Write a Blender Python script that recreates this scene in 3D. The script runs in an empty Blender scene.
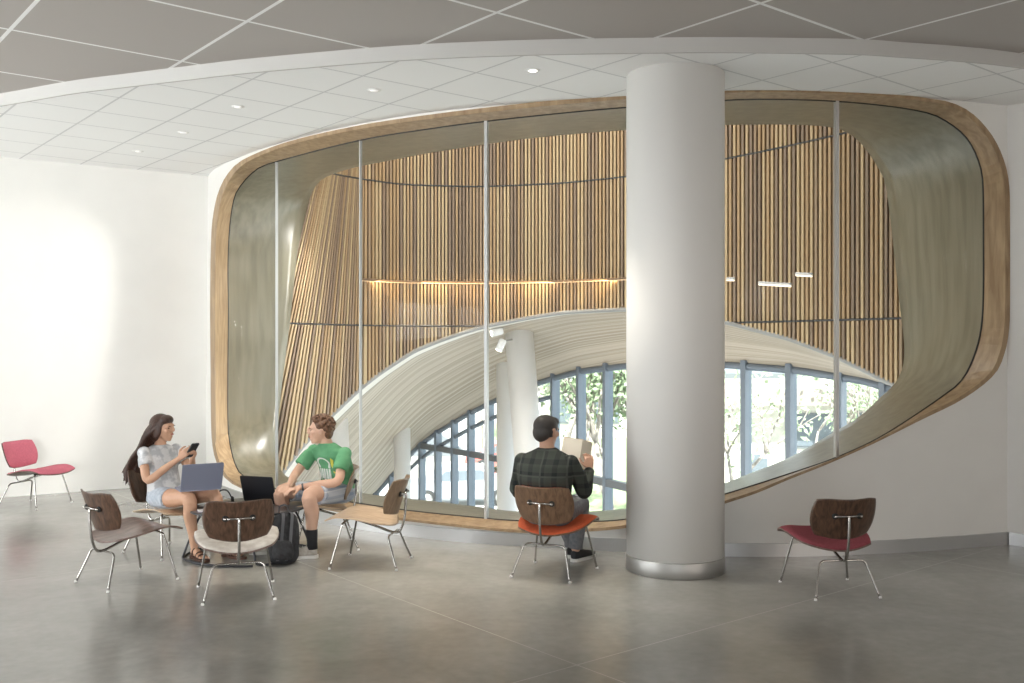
import bpy, bmesh, math, random
from mathutils import Vector, Matrix
from mathutils.geometry import delaunay_2d_cdt, tessellate_polygon

random.seed(7)
C = bpy.context.scene.collection
scn = bpy.context.scene
V = Vector
PI = math.pi
R = math.radians

# ------------------------------------------------------------------ camera, world, lights, exposure
EYE = 1.68; F = 980.0; CX = 512.0; HY = 345.0
cam_d = bpy.data.cameras.new('camera'); cam = bpy.data.objects.new('camera', cam_d); C.objects.link(cam)
cam.location = (0, 0, EYE); cam.rotation_euler = (PI/2, 0, 0)
cam_d.sensor_width = 36; cam_d.lens = F/1024*36; cam_d.shift_y = (HY-341.5)/1024
cam_d.clip_start = .05; cam_d.clip_end = 400
scn.camera = cam
scn.view_settings.view_transform = 'Standard'; scn.view_settings.look = 'None'
scn.view_settings.gamma = 1; scn.view_settings.use_curve_mapping = False
scn.view_settings.exposure = 0.0
scn.cycles.use_denoising = True
scn.cycles.max_bounces = 8; scn.cycles.transparent_max_bounces = 24
scn.cycles.diffuse_bounces = 4; scn.cycles.glossy_bounces = 4
scn.cycles.sample_clamp_indirect = 6

w = bpy.data.worlds.new('sky'); scn.world = w; w.use_nodes = True
bg = w.node_tree.nodes['Background']; bg.inputs[0].default_value = (.90, .95, 1, 1); bg.inputs[1].default_value = 3.0

def light(name, kind, loc, target, power, color=(1, 1, 1), size=1, size_y=None, spot=None, blend=.3, spread=None):
    d = bpy.data.lights.new(name, kind); o = bpy.data.objects.new(name, d); C.objects.link(o)
    o.location = loc
    o.rotation_euler = (V(target)-V(loc)).to_track_quat('-Z', 'Y').to_euler()
    d.energy = power; d.color = color
    if kind == 'AREA':
        d.size = size
        if size_y: d.shape = 'RECTANGLE'; d.size_y = size_y
        if spread: d.spread = spread
    if kind in ('SPOT', 'POINT'): d.shadow_soft_size = size
    if kind == 'SPOT': d.spot_size = R(spot); d.spot_blend = blend
    if kind == 'SUN': d.angle = R(1)
    return o
light('sun', 'SUN', (0, -20, 40), (4, 10, 0), 19.0, (1, .97, .92))
light('window_daylight', 'AREA', (-9.75, 5.2, 1.9), (-3.5, 7.2, 2.1), 130, (.95, .99, .98), 3.6, 2.9, spread=R(165))  # lamp standing for a window assumed left of the frame
light('pavement_bounce', 'AREA', (-9.72, 5.2, 1.1), (-4.8, 7.6, 4.6), 150, (.99, 1, .97), 3.6, 1.4, spread=R(170))  # added upward fill that brightens the far ceiling
light('front_window_daylight', 'AREA', (-9.75, .5, 1.9), (0, 5.0, 1.7), 155, (.97, .99, 1), 3.4, 2.9)  # added general fill from the left for column and chairs
light('back_window_daylight', 'AREA', (-.5, -5.3, 2.0), (-4.3, 11.5, 1.9), 50, (.97, .99, .98), 3.2, 2.4, spread=R(44))  # added narrow fill on the left wall and left reveal
light('side_window_daylight', 'AREA', (7.72, -1.8, 1.9), (2.5, 6.0, 1.6), 100, (1, .80, .63), 4.2, 2.5)  # added warm fill for the right wall
light('skylight_daylight', 'AREA', (-.9, 11.9, 6.5), (-.9, 12.0, 0), 190, (1, .97, .92), 4.2, 1.6)  # unseen lamp under the closed roof, stands for an assumed skylight
light('skylight_sun_on_reveal', 'SPOT', (2.3, 10.7, 3.9), (-3.0, 11.3, 2.0), 1500, (1, .98, .94), .4, None, 44, 1.0)  # added unseen spot, makes the left reveal and slats paler
light('skylight_sun_low', 'SPOT', (1.6, 11.2, 4.2), (-3.15, 11.25, .75), 1500, (1, .98, .94), .2, None, 15, 1.0)  # unseen spot lamp added to imitate a sun patch low on the left reveal
light('skylight_sun_on_slats', 'SPOT', (1.0, 10.9, 4.6), (-2.6, 12.2, 2.7), 700, (1, .96, .88), .08, None, 11, .8)  # unseen narrow spot lamp added to imitate a sun streak on the left slats

# ------------------------------------------------------------------ helpers
def P(x, y, Y):                       # a point of the place at distance Y that stands at that direction
    return V(((x-CX)/F*Y, Y, EYE+(HY-y)/F*Y))

def interp(pts, x):
    if x <= pts[0][0]:
        a, b = pts[0], pts[1]
    elif x >= pts[-1][0]:
        a, b = pts[-2], pts[-1]
    else:
        for a, b in zip(pts, pts[1:]):
            if a[0] <= x <= b[0]: break
    t = (x-a[0])/(b[0]-a[0])
    return a[1]+(b[1]-a[1])*t

def smooth_fn(pts, lo, hi, n=160, it=10):   # interpolate then relax, gives a smooth function table
    xs = [lo+(hi-lo)*i/(n-1) for i in range(n)]
    ys = [interp(pts, x) for x in xs]
    for _ in range(it):
        ys = [ys[0]]+[(ys[i-1]+2*ys[i]+ys[i+1])/4 for i in range(1, n-1)]+[ys[-1]]
    tab = list(zip(xs, ys))
    def f(x):
        k = (x-lo)/(hi-lo)*(n-1); i = max(0, min(n-2, int(k))); t = k-i
        return tab[i][1]*(1-t)+tab[i+1][1]*t
    return f

def catmull(pts, n=8, closed=False):
    pts = [V(p) for p in pts]; out = []; m = len(pts)
    rng = range(m) if closed else range(m-1)
    for i in rng:
        if closed: p0, p1, p2, p3 = pts[i-1], pts[i], pts[(i+1) % m], pts[(i+2) % m]
        else: p0, p1, p2, p3 = pts[max(0, i-1)], pts[i], pts[i+1], pts[min(m-1, i+2)]
        for k in range(n):
            t = k/n
            out.append(.5*((2*p1)+(p2-p0)*t+(2*p0-5*p1+4*p2-p3)*t*t+(3*p1-p0-3*p2+p3)*t**3))
    if not closed: out.append(pts[-1])
    return out

def mesh(name, verts, faces, m=None, smooth=False, mats=None, fm=None, uvs=None):
    me = bpy.data.meshes.new(name)
    me.from_pydata([tuple(v) for v in verts], [], faces)
    for mm in (mats or ([m] if m else [])): me.materials.append(mm)
    if fm: me.polygons.foreach_set('material_index', fm)
    if smooth: me.polygons.foreach_set('use_smooth', [True]*len(me.polygons))
    if uvs:
        uv = me.uv_layers.new(name='UVMap')
        for l in me.loops: uv.data[l.index].uv = uvs[l.vertex_index]
    me.update()
    return me

def link(name, me, parent=None):
    o = bpy.data.objects.new(name, me); C.objects.link(o)
    if parent: o.parent = parent
    return o

def recalc(me):
    bm = bmesh.new(); bm.from_mesh(me); bmesh.ops.recalc_face_normals(bm, faces=bm.faces); bm.to_mesh(me); bm.free(); return me

class MB:
    def __init__(s): s.v = []; s.f = []; s.m = []; s.sm = []
    def add(s, vs, fs, mi=0, smooth=False):
        b = len(s.v); s.v += [V(v) for v in vs]; s.f += [tuple(i+b for i in f) for f in fs]
        s.m += [mi]*len(fs); s.sm += [smooth]*len(fs); return s
    def box(s, lo, hi, M=None, mi=0):
        x0, y0, z0 = lo; x1, y1, z1 = hi
        vs = [V((x, y, z)) for z in (z0, z1) for (x, y) in ((x0, y0), (x1, y0), (x1, y1), (x0, y1))]
        if M: vs = [M @ v for v in vs]
        return s.add(vs, [(3, 2, 1, 0), (4, 5, 6, 7), (0, 1, 5, 4), (1, 2, 6, 5), (2, 3, 7, 6), (3, 0, 4, 7)], mi)
    def tube(s, path, r, seg=10, mi=0, closed=False, caps=True):
        path = [V(p) for p in path]; n = len(path); rs = r if isinstance(r, (list, tuple)) else [r]*n
        vs = []; up = None
        for i, p in enumerate(path):
            if closed: t = path[(i+1) % n]-path[i-1]
            else: t = path[min(n-1, i+1)]-path[max(0, i-1)]
            t.normalize()
            if up is None:
                up = t.orthogonal().normalized()
            up = (up-t*up.dot(t))
            if up.length < 1e-6: up = t.orthogonal()
            up.normalize(); sd = t.cross(up)
            for k in range(seg):
                a = 2*PI*k/seg; vs.append(p+(up*math.cos(a)+sd*math.sin(a))*rs[i])
        fs = []
        for i in range(n if closed else n-1):
            j = (i+1) % n
            for k in range(seg):
                k2 = (k+1) % seg; fs.append((i*seg+k, i*seg+k2, j*seg+k2, j*seg+k))
        if not closed and caps: fs += [tuple(range(seg))[::-1], tuple((n-1)*seg+k for k in range(seg))]
        return s.add(vs, fs, mi, True)
    def lathe(s, prof, center, axis=V((0, 0, 1)), seg=32, mi=0):
        ax = V(axis).normalized(); u = ax.orthogonal().normalized(); w_ = ax.cross(u); vs = []
        for r, h in prof:
            for k in range(seg):
                a = 2*PI*k/seg; vs.append(V(center)+ax*h+(u*math.cos(a)+w_*math.sin(a))*max(r, 1e-5))
        n = len(prof); fs = []
        for i in range(n-1):
            for k in range(seg):
                k2 = (k+1) % seg; fs.append((i*seg+k, i*seg+k2, (i+1)*seg+k2, (i+1)*seg+k))
        fs += [tuple(range(seg))[::-1], tuple((n-1)*seg+k for k in range(seg))]
        return s.add(vs, fs, mi, True)
    def ell(s, c, r, M=None, mi=0, seg=16, rings=10):
        c = V(c); r = V(r) if not isinstance(r, (int, float)) else V((r, r, r)); vs = []; fs = []
        for i in range(rings+1):
            th = PI*i/rings
            for k in range(seg):
                a = 2*PI*k/seg
                q = V((r.x*math.sin(th)*math.cos(a), r.y*math.sin(th)*math.sin(a), r.z*math.cos(th)))
                if i in (0, rings): q = V((r.x*1e-3*math.cos(a), r.y*1e-3*math.sin(a), q.z))
                if M: q = M @ q
                vs.append(c+q)
        for i in range(rings):
            for k in range(seg):
                k2 = (k+1) % seg; fs.append((i*seg+k, (i+1)*seg+k, (i+1)*seg+k2, i*seg+k2))
        fs += [tuple(range(seg)), tuple(rings*seg+k for k in range(seg))[::-1]]
        return s.add(vs, fs, mi, True)
    def loft(s, rings, mi=0, seg=20, smooth=True):      # rings: (center, a, b, side vector, up/depth vector)
        vs = []
        for c, a, b, sd, dp in rings:
            for k in range(seg):
                t = 2*PI*k/seg; vs.append(V(c)+V(sd)*a*math.cos(t)+V(dp)*b*math.sin(t))
        n = len(rings); fs = []
        for i in range(n-1):
            for k in range(seg):
                k2 = (k+1) % seg; fs.append((i*seg+k, i*seg+k2, (i+1)*seg+k2, (i+1)*seg+k))
        fs += [tuple(range(seg))[::-1], tuple((n-1)*seg+k for k in range(seg))]
        return s.add(vs, fs, mi, smooth)
    def prism(s, poly, z0, z1, M=None, mi=0):            # poly: 2D list
        n = len(poly); vs = [V((p[0], p[1], z0)) for p in poly]+[V((p[0], p[1], z1)) for p in poly]
        tris = tessellate_polygon([[V((p[0], p[1], 0)) for p in poly]])
        if M: vs = [M @ v for v in vs]
        fs = [tuple(t) for t in tris]+[tuple(i+n for i in t)[::-1] for t in tris]+[(i, (i+1) % n, (i+1) % n+n, i+n) for i in range(n)]
        return s.add(vs, fs, mi)
    def mesh(s, name, *mats):
        me = mesh(name, s.v, s.f, mats=list(mats), fm=s.m)
        me.polygons.foreach_set('use_smooth', s.sm); recalc(me); return me
    def obj(s, name, mats, parent=None):
        if not isinstance(mats, (list, tuple)): mats = [mats]
        return link(name, s.mesh(name, *mats), parent)

def tag(o, label, cat, group=None, kind=None):
    o['label'] = label; o['category'] = cat
    if group: o['group'] = group
    if kind: o['kind'] = kind
    return o

def empty(name, loc=(0, 0, 0), rz=0):
    o = bpy.data.objects.new(name, None); C.objects.link(o); o.location = loc; o.rotation_euler = (0, 0, rz)
    o.empty_display_size = .1
    return o

def remesh(me, voxel, smooth=3, name=None, mats=None):
    tmp = bpy.data.objects.new('tmp', me); C.objects.link(tmp)
    rm = tmp.modifiers.new('r', 'REMESH'); rm.mode = 'VOXEL'; rm.voxel_size = voxel; rm.use_smooth_shade = True
    if smooth:
        sm = tmp.modifiers.new('s', 'SMOOTH'); sm.factor = .5; sm.iterations = smooth
    dg = bpy.context.evaluated_depsgraph_get(); dg.update()
    out = bpy.data.meshes.new_from_object(tmp.evaluated_get(dg)); out.name = name or me.name
    bpy.data.objects.remove(tmp)
    out.materials.clear()
    for m in (mats or []): out.materials.append(m)
    out.polygons.foreach_set('use_smooth', [True]*len(out.polygons))
    return out

# ------------------------------------------------------------------ materials
def mat(name, col=(.8, .8, .8), rough=.5, metal=0, spec=.5, coat=0):
    m = bpy.data.materials.new(name); m.use_nodes = True
    b = m.node_tree.nodes['Principled BSDF']
    b.inputs['Base Color'].default_value = (*col, 1); b.inputs['Roughness'].default_value = rough
    b.inputs['Metallic'].default_value = metal; b.inputs['Specular IOR Level'].default_value = spec
    b.inputs['Coat Weight'].default_value = coat
    return m
def N(m, t, **kw):
    n = m.node_tree.nodes.new(t)
    for k, v in kw.items(): setattr(n, k, v)
    return n
def L(m, a, b): m.node_tree.links.new(a, b)
def bsdf(m): return m.node_tree.nodes['Principled BSDF']
def ramp(m, stops):
    r = N(m, 'ShaderNodeValToRGB'); e = r.color_ramp.elements
    e[0].position, e[0].color = stops[0][0], (*stops[0][1], 1)
    e[1].position, e[1].color = stops[-1][0], (*stops[-1][1], 1)
    for p, c in stops[1:-1]:
        q = e.new(p); q.color = (*c, 1)
    return r
def mapping(m, scale=(1, 1, 1), rot=(0, 0, 0), loc=(0, 0, 0), src='Object'):
    tc = N(m, 'ShaderNodeTexCoord'); mp = N(m, 'ShaderNodeMapping')
    mp.inputs['Scale'].default_value = scale; mp.inputs['Rotation'].default_value = rot; mp.inputs['Location'].default_value = loc
    L(m, tc.outputs[src], mp.inputs[0]); return mp
def noise_mat(name, c1, c2, scale=(1, 1, 1), nscale=5, rough=.5, detail=6, bump=0, src='Object', spec=.5, lo=.35, hi=.65, metal=0, distort=0):
    m = mat(name, c1, rough, metal, spec); mp = mapping(m, scale, src=src)
    n = N(m, 'ShaderNodeTexNoise'); n.inputs['Scale'].default_value = nscale; n.inputs['Detail'].default_value = detail
    n.inputs['Distortion'].default_value = distort
    L(m, mp.outputs[0], n.inputs['Vector'])
    r = ramp(m, [(lo, c1), (hi, c2)]); L(m, n.outputs['Fac'], r.inputs[0]); L(m, r.outputs[0], bsdf(m).inputs['Base Color'])
    if bump:
        b = N(m, 'ShaderNodeBump'); b.inputs['Strength'].default_value = bump; b.inputs['Distance'].default_value = .01
        L(m, n.outputs['Fac'], b.inputs['Height']); L(m, b.outputs[0], bsdf(m).inputs['Normal'])
    return m
def math_(m, op, a, b=None, c=None):
    n = N(m, 'ShaderNodeMath', operation=op)
    for i, v in enumerate((a, b, c)):
        if v is None: continue
        if isinstance(v, (int, float)): n.inputs[i].default_value = v
        else: L(m, v, n.inputs[i])
    return n.outputs[0]

def grid_mask(m, origin, spacing, halfw, world=True):
    """1 on the lines of a square grid turned like the building's ceiling grid"""
    geo = N(m, 'ShaderNodeNewGeometry'); sub = N(m, 'ShaderNodeVectorMath', operation='SUBTRACT')
    sub.inputs[1].default_value = (origin[0], origin[1], 0); L(m, geo.outputs['Position'], sub.inputs[0])
    outs = []
    for d in ((.776, .631, 0), (-.631, .776, 0)):
        dt = N(m, 'ShaderNodeVectorMath', operation='DOT_PRODUCT'); dt.inputs[1].default_value = d
        L(m, sub.outputs[0], dt.inputs[0])
        x = math_(m, 'DIVIDE', dt.outputs['Value'], spacing)
        x = math_(m, 'ADD', x, 100.5)
        fr = math_(m, 'FRACT', x)
        ds = math_(m, 'ABSOLUTE', math_(m, 'SUBTRACT', fr, .5))
        outs.append(math_(m, 'LESS_THAN', ds, halfw/spacing))
    return math_(m, 'MAXIMUM', outs[0], outs[1])

def ceiling_mat(name, tile, line, origin, spacing, hw):
    m = mat(name, tile, .9, 0, .2); g = grid_mask(m, origin, spacing, hw)
    mx = N(m, 'ShaderNodeMix', data_type='RGBA'); mx.inputs[6].default_value = (*tile, 1); mx.inputs[7].default_value = (*line, 1)
    L(m, g, mx.inputs[0]); L(m, mx.outputs[2], bsdf(m).inputs['Base Color'])
    b = N(m, 'ShaderNodeBump'); b.inputs['Strength'].default_value = .8; b.inputs['Distance'].default_value = .008; b.invert = True
    L(m, g, b.inputs['Height']); L(m, b.outputs[0], bsdf(m).inputs['Normal'])
    return m

HR = 2.02; HC = 2.12
M = {}
M['wall'] = noise_mat('wall_paint', (.80, .79, .76), (.82, .81, .78), nscale=3, rough=.7)
M['white'] = mat('white_paint', (.82, .81, .79), .55)
M['column'] = mat('matt_white_plaster', (.80, .785, .755), .9, 0, .2)
M['ceil_far'] = ceiling_mat('ceiling_tile_white', (.90, .90, .89), (.66, .66, .66), (-.267, 7.27), .606, .009)
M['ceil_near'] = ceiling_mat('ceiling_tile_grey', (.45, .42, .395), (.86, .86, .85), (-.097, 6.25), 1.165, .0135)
M['steel'] = mat('brushed_steel', (.46, .455, .44), .5, 1)
M['base'] = mat('aluminium_baseboard', (.50, .50, .50), .35, .7)
M['chrome'] = mat('chrome', (.40, .385, .365), .2, 1)
M['black_metal'] = mat('black_metal', (.03, .03, .035), .4, .3)
M['rubber'] = mat('black_rubber', (.02, .02, .02), .7)
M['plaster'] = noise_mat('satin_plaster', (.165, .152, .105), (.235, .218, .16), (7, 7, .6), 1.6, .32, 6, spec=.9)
M['seal'] = mat('dark_seal', (.03, .03, .03), .6)
M['mullion'] = mat('glass_joint_metal', (.55, .56, .56), .4, .3)

def wood(name, dark, light, axis=2, nscale=6, stretch=14, rough=.45, coat=0):
    sc = [stretch]*3; sc[axis] = 1
    m = mat(name, light, rough, coat=coat); mp = mapping(m, tuple(sc))
    n = N(m, 'ShaderNodeTexNoise'); n.inputs['Scale'].default_value = nscale; n.inputs['Detail'].default_value = 8; n.inputs['Distortion'].default_value = .6
    L(m, mp.outputs[0], n.inputs['Vector'])
    r = ramp(m, [(.32, dark), (.5, tuple((a+b)/2 for a, b in zip(dark, light))), (.68, light)])
    L(m, n.outputs['Fac'], r.inputs[0]); L(m, r.outputs[0], bsdf(m).inputs['Base Color']); return m
M['oak_trim'] = wood('oak_window_trim', (.27, .175, .095), (.43, .305, .18), 2, 3, 5, .45)
M['walnut'] = wood('walnut_veneer', (.045, .022, .013), (.13, .070, .042), 2, 5, 9, .35, .2)
M['walnut_seat'] = wood('walnut_seat_veneer', (.13, .08, .065), (.24, .16, .135), 1, 5, 8, .35, .2)
M['pale_wood'] = wood('pale_ash_veneer', (.42, .30, .20), (.56, .42, .29), 1, 5, 7, .4, .2)
M['tan_wood'] = wood('tan_ash_back_veneer', (.17, .11, .065), (.26, .175, .11), 2, 5, 8, .4, .2)
M['man_back'] = wood('brown_walnut_back', (.10, .055, .03), (.20, .115, .065), 2, 5, 9, .35, .2)
def fabric(name, c, v=.12):
    d = tuple(x*(1-v) for x in c)
    return noise_mat(name, d, c, nscale=60, rough=.95, detail=3, bump=.3, spec=.2)
M['pink'] = fabric('pink_wool', (.55, .155, .205)); M['maroon'] = fabric('rose_wool', (.32, .08, .10))
M['orange'] = fabric('orange_wool', (.64, .13, .055)); M['cream_pad'] = noise_mat('cream_hide', (.50, .45, .40), (.68, .64, .59), nscale=14, rough=.7, bump=.2)

fl = mat('polished_concrete', (.3, .3, .29), .22, 0, .75); mp = mapping(fl, (1, 1, 1))
n1 = N(fl, 'ShaderNodeTexNoise'); n1.inputs['Scale'].default_value = .9; n1.inputs['Detail'].default_value = 9; n1.inputs['Roughness'].default_value = .62; n1.inputs['Distortion'].default_value = .4
n2 = N(fl, 'ShaderNodeTexNoise'); n2.inputs['Scale'].default_value = 14; n2.inputs['Detail'].default_value = 6
L(fl, mp.outputs[0], n1.inputs['Vector']); L(fl, mp.outputs[0], n2.inputs['Vector'])
rr = ramp(fl, [(.25, (.21, .206, .19)), (.5, (.30, .294, .272)), (.75, (.40, .392, .365))])
mixf = math_(fl, 'MULTIPLY_ADD', n2.outputs['Fac'], .22, math_(fl, 'MULTIPLY', n1.outputs['Fac'], .78)); L(fl, mixf, rr.inputs[0])
gm = grid_mask(fl, (.341, 5.145), 3.9, .0035)
mx = N(fl, 'ShaderNodeMix', data_type='RGBA'); mx.inputs[7].default_value = (.42, .41, .385, 1); L(fl, gm, mx.inputs[0]); L(fl, rr.outputs[0], mx.inputs[6])
L(fl, mx.outputs[2], bsdf(fl).inputs['Base Color'])
r2 = N(fl, 'ShaderNodeMapRange'); r2.inputs['To Min'].default_value = .12; r2.inputs['To Max'].default_value = .30
L(fl, n1.outputs['Fac'], r2.inputs[0]); L(fl, r2.outputs[0], bsdf(fl).inputs['Roughness'])
M['floor'] = fl

def glass(name, tint=(.93, .97, .95), refl=.8):
    m = bpy.data.materials.new(name); m.use_nodes = True; nt = m.node_tree; nt.nodes.clear()
    o = N(m, 'ShaderNodeOutputMaterial'); t = N(m, 'ShaderNodeBsdfTransparent'); g = N(m, 'ShaderNodeBsdfGlossy')
    t.inputs[0].default_value = (*tint, 1); g.inputs['Roughness'].default_value = .01
    fr = N(m, 'ShaderNodeLayerWeight'); fr.inputs[0].default_value = .5
    sch = math_(m, 'MULTIPLY_ADD', math_(m, 'POWER', fr.outputs['Facing'], 5), .94, .03)
    mxs = N(m, 'ShaderNodeMixShader'); L(m, math_(m, 'MULTIPLY', sch, refl), mxs.inputs[0])
    L(m, t.outputs[0], mxs.inputs[1]); L(m, g.outputs[0], mxs.inputs[2]); L(m, mxs.outputs[0], o.inputs[0]); return m
M['glass'] = glass('clear_glass', (.985, .99, .985), .16)
M['glass_out'] = glass('curtain_glass', (.93, .97, .98), .4)
def emit(name, col, s):
    m = mat(name, col, .5); b = bsdf(m); b.inputs['Emission Color'].default_value = (*col, 1); b.inputs['Emission Strength'].default_value = s; return m
M['lamp_glow'] = emit('downlight_lens', (1, .95, .86), 6)
M['lamp_soft'] = emit('downlight_lens_soft', (.9, .88, .85), .55)
M['led'] = emit('led_strip', (1, .86, .66), 1.6)  # glow of the bars that imitate lamp reflections
M['led_dim'] = emit('led_ledge', (1, .70, .42), .2)  # glow of the added warm strip on the slats

M['frame_b'] = mat('brown_ledge', (.22, .14, .08), .6)

# ------------------------------------------------------------------ plan curves
wall_pts = [(-3.75, 12.0), (-3.35, 11.15), (-2.45, 9.95), (-1.45, 9.0), (-.42, 8.37), (.92, 7.97), (1.94, 7.79), (3.04, 7.92), (4.18, 8.27)]
WC = catmull([(x, y, 0) for x, y in wall_pts], 14)
def offset_curve(c, d):
    out = []
    for i, p in enumerate(c):
        t = c[min(len(c)-1, i+1)]-c[max(0, i-1)]; t.normalize(); out.append(p+V((-t.y, t.x, 0))*d)
    return out
def ext(c):                         # carry a curve a little past both ends
    a = c[0]+(c[0]-c[1]).normalized()*1.5; b = c[-1]+(c[-1]-c[-2]).normalized()*1.5
    return [a]+c+[b]
def hit(curve, px):                 # where the vertical plane through direction px meets a plan curve
    k = (px-CX)/F
    best = None
    for i in range(len(curve)-1):
        a, b = curve[i], curve[i+1]; fa = a.x-k*a.y; fb = b.x-k*b.y
        if fa == fb: continue
        if fa*fb <= 0:
            t = fa/(fa-fb); p = a.lerp(b, t)
            if best is None or p.y < best.y: best = p
    return best
WCe = ext(WC); GC = ext(offset_curve(WC, .22)); PC = ext(offset_curve(WC, -.02))
def on(curve, x, y):
    p = hit(curve, x); return V((p.x, p.y, EYE+(HY-y)/F*p.y))

outer_px = [(210, 308), (211, 240), (213.6, 212), (219, 190), (229, 172), (246, 158), (291, 140.8), (359, 125.4), (427, 115), (500, 106), (560, 99.5), (627, 94), (680, 90.5), (724, 88.5), (780, 88), (824, 89.5), (860, 91), (894, 93.7), (929, 98.4), (953, 103), (974, 114.8), (992.6, 136), (1004, 160), (1009, 183), (1010, 213), (1010, 308), (1009, 330), (1005, 352), (994, 375), (963, 399), (919.5, 420.7), (875.6, 442.7), (831.7, 462.4), (787.8, 480), (757, 493), (724, 504), (680, 518), (626, 528), (580, 532), (526, 533), (480, 529.5), (405, 521), (350, 514), (300, 505), (262, 496), (237, 486.5), (225, 478), (217.4, 464.6), (213, 449.6), (211, 424.7), (210.5, 370)]
glass_px = [(228, 320), (228, 249), (232.7, 203.5), (241, 185), (257, 169), (276, 161.5), (360, 140), (430, 128.5), (486, 121), (560, 113), (627, 107), (724, 100), (780, 99), (837, 101), (890, 106), (925, 112), (941, 118), (960, 131), (971.5, 145), (979.5, 163.7), (983, 183), (983.6, 232), (983, 310), (977, 348), (963, 379), (946, 394), (910.7, 418.5), (875.6, 440), (839, 456.7), (808.7, 467.7), (761.9, 483), (724.4, 494.6), (680, 508), (626, 519.5), (580, 522), (520, 521), (480, 518), (411, 511), (360, 503.6), (310, 496), (276, 489), (254, 482), (241, 474.5), (235, 464), (231, 449.6), (227.8, 427), (227.5, 380)]
end_px = [(290, 324), (297.6, 253), (307, 208), (312, 193), (317, 184), (326, 177), (345, 170), (364, 165.5), (387.5, 161), (429, 153), (488, 144), (529, 138.5), (575.7, 134), (627, 130), (680, 126.5), (724.7, 125), (780, 124.5), (812, 125.5), (833, 127.6), (848, 133), (863.7, 146.6), (879, 169.5), (886.5, 190), (896, 270), (901, 316), (903.7, 340), (904, 358), (901, 372), (894, 384.5), (879, 398.6), (860, 416), (835.7, 431), (790, 457), (743, 476), (724, 483.4), (680, 498), (626, 508.5), (570, 512), (513.4, 511), (481, 507), (411, 498.6), (363.7, 493.5), (320, 485), (295, 480), (284, 474), (279, 462), (278, 430), (282, 385)]
O2 = (600.0, 320.0)
def radial(poly, sm=True):
    pts = catmull([(x, y, 0) for x, y in poly], 5, True) if sm else [V((x, y, 0)) for x, y in poly]
    def f(th):
        dx, dy = math.cos(th), math.sin(th); best = 0
        for i in range(len(pts)):
            a, b = pts[i], pts[(i+1) % len(pts)]
            ax, ay, bx, by = a.x-O2[0], a.y-O2[1], b.x-O2[0], b.y-O2[1]
            ca = dx*ay-dy*ax; cb = dx*by-dy*bx
            if ca*cb <= 0 and ca != cb:
                t = ca/(ca-cb); x = ax+(bx-ax)*t; y = ay+(by-ay)*t; r = x*dx+y*dy
                if r > best: best = r
        return best
    return f
NA = 300
rO, rG, rE = radial(outer_px), radial(glass_px), radial(end_px)
# denser sampling where the ring is far away
TH = [2*PI*i/NA for i in range(NA)]
def pxat(r, th): return (O2[0]+r*math.cos(th), O2[1]+r*math.sin(th))
RO = [pxat(rO(t), t) for t in TH]; RG = [pxat(rG(t), t) for t in TH]; RE = [pxat(rE(t), t) for t in TH]

# slatted atrium wall: distance as a function of direction
slatY = smooth_fn([(230, 12.2), (270, 12.1), (290, 12.2), (312, 12.6), (335, 13.1), (400, 13.9), (480, 14.1), (560, 13.8), (627, 13.25), (724, 12.0), (838, 10.6), (903, 9.9), (960, 9.35), (1000, 9.1)], 230, 1000, 160, 12)
def slat_pt(t, z):
    if t < 365:
        k = (3.7-z)/3.0; x = t-(365-t)*1.0*k
    else: x = t
    x = max(x, 232)
    Y = slatY(x); return V(((x-CX)/F*Y, Y, z))
arch_f = smooth_fn([(230, 520), (270, 490), (283, 472), (300, 448), (315, 431), (330, 416), (360, 387.5), (380, 372), (414, 350), (440, 339.5), (465, 331), (486, 325), (532, 316), (566, 311), (628, 308), (680, 312), (726, 321), (788, 337), (836, 355), (893, 383), (915, 396), (960, 420), (1000, 440)], 230, 1000, 200, 3)
def arch_z(t):
    lo, hi = -1.5, 3.5
    for _ in range(30):
        z = (lo+hi)/2; p = slat_pt(t, z); x = CX+p.x/p.y*F; y = HY-(z-EYE)*F/p.y
        if y > arch_f(x): lo = z
        else: hi = z
    return (lo+hi)/2

# ------------------------------------------------------------------ room shell
LW0 = V((-3.75, 12.0, 0)); LW1 = V((-9.6, 8.25, 0))       # far wall at the left, two plan ends
fl_poly = [(p.x, p.y) for p in WC]+[(7.6, 4.9), (7.6, -5), (-9.6, -5), (LW1.x, LW1.y)]
b = MB().prism(fl_poly, -.35, 0); tag(b.obj('floor', M['floor']), 'polished grey concrete floor of the upper lounge', 'floor', kind='structure')

fas = [(-9.9, 11.4), (-6.2, 9.2), (-4.33, 8.28), (-3.55, 7.88), (-3.1, 7.7), (-2.47, 7.46), (-1.89, 7.25), (-.79, 6.95), (.12, 6.82), (1.0, 6.77), (1.48, 6.76), (2.35, 6.80), (2.73, 6.87), (3.23, 6.98), (3.74, 7.15), (5.2, 7.75), (7.7, 9.0)]
fc = catmull([(x, y, 0) for x, y in fas], 10)
far_poly = [(p.x, p.y) for p in fc]+[(7.9, 14), (-9.9, 14)]
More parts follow.
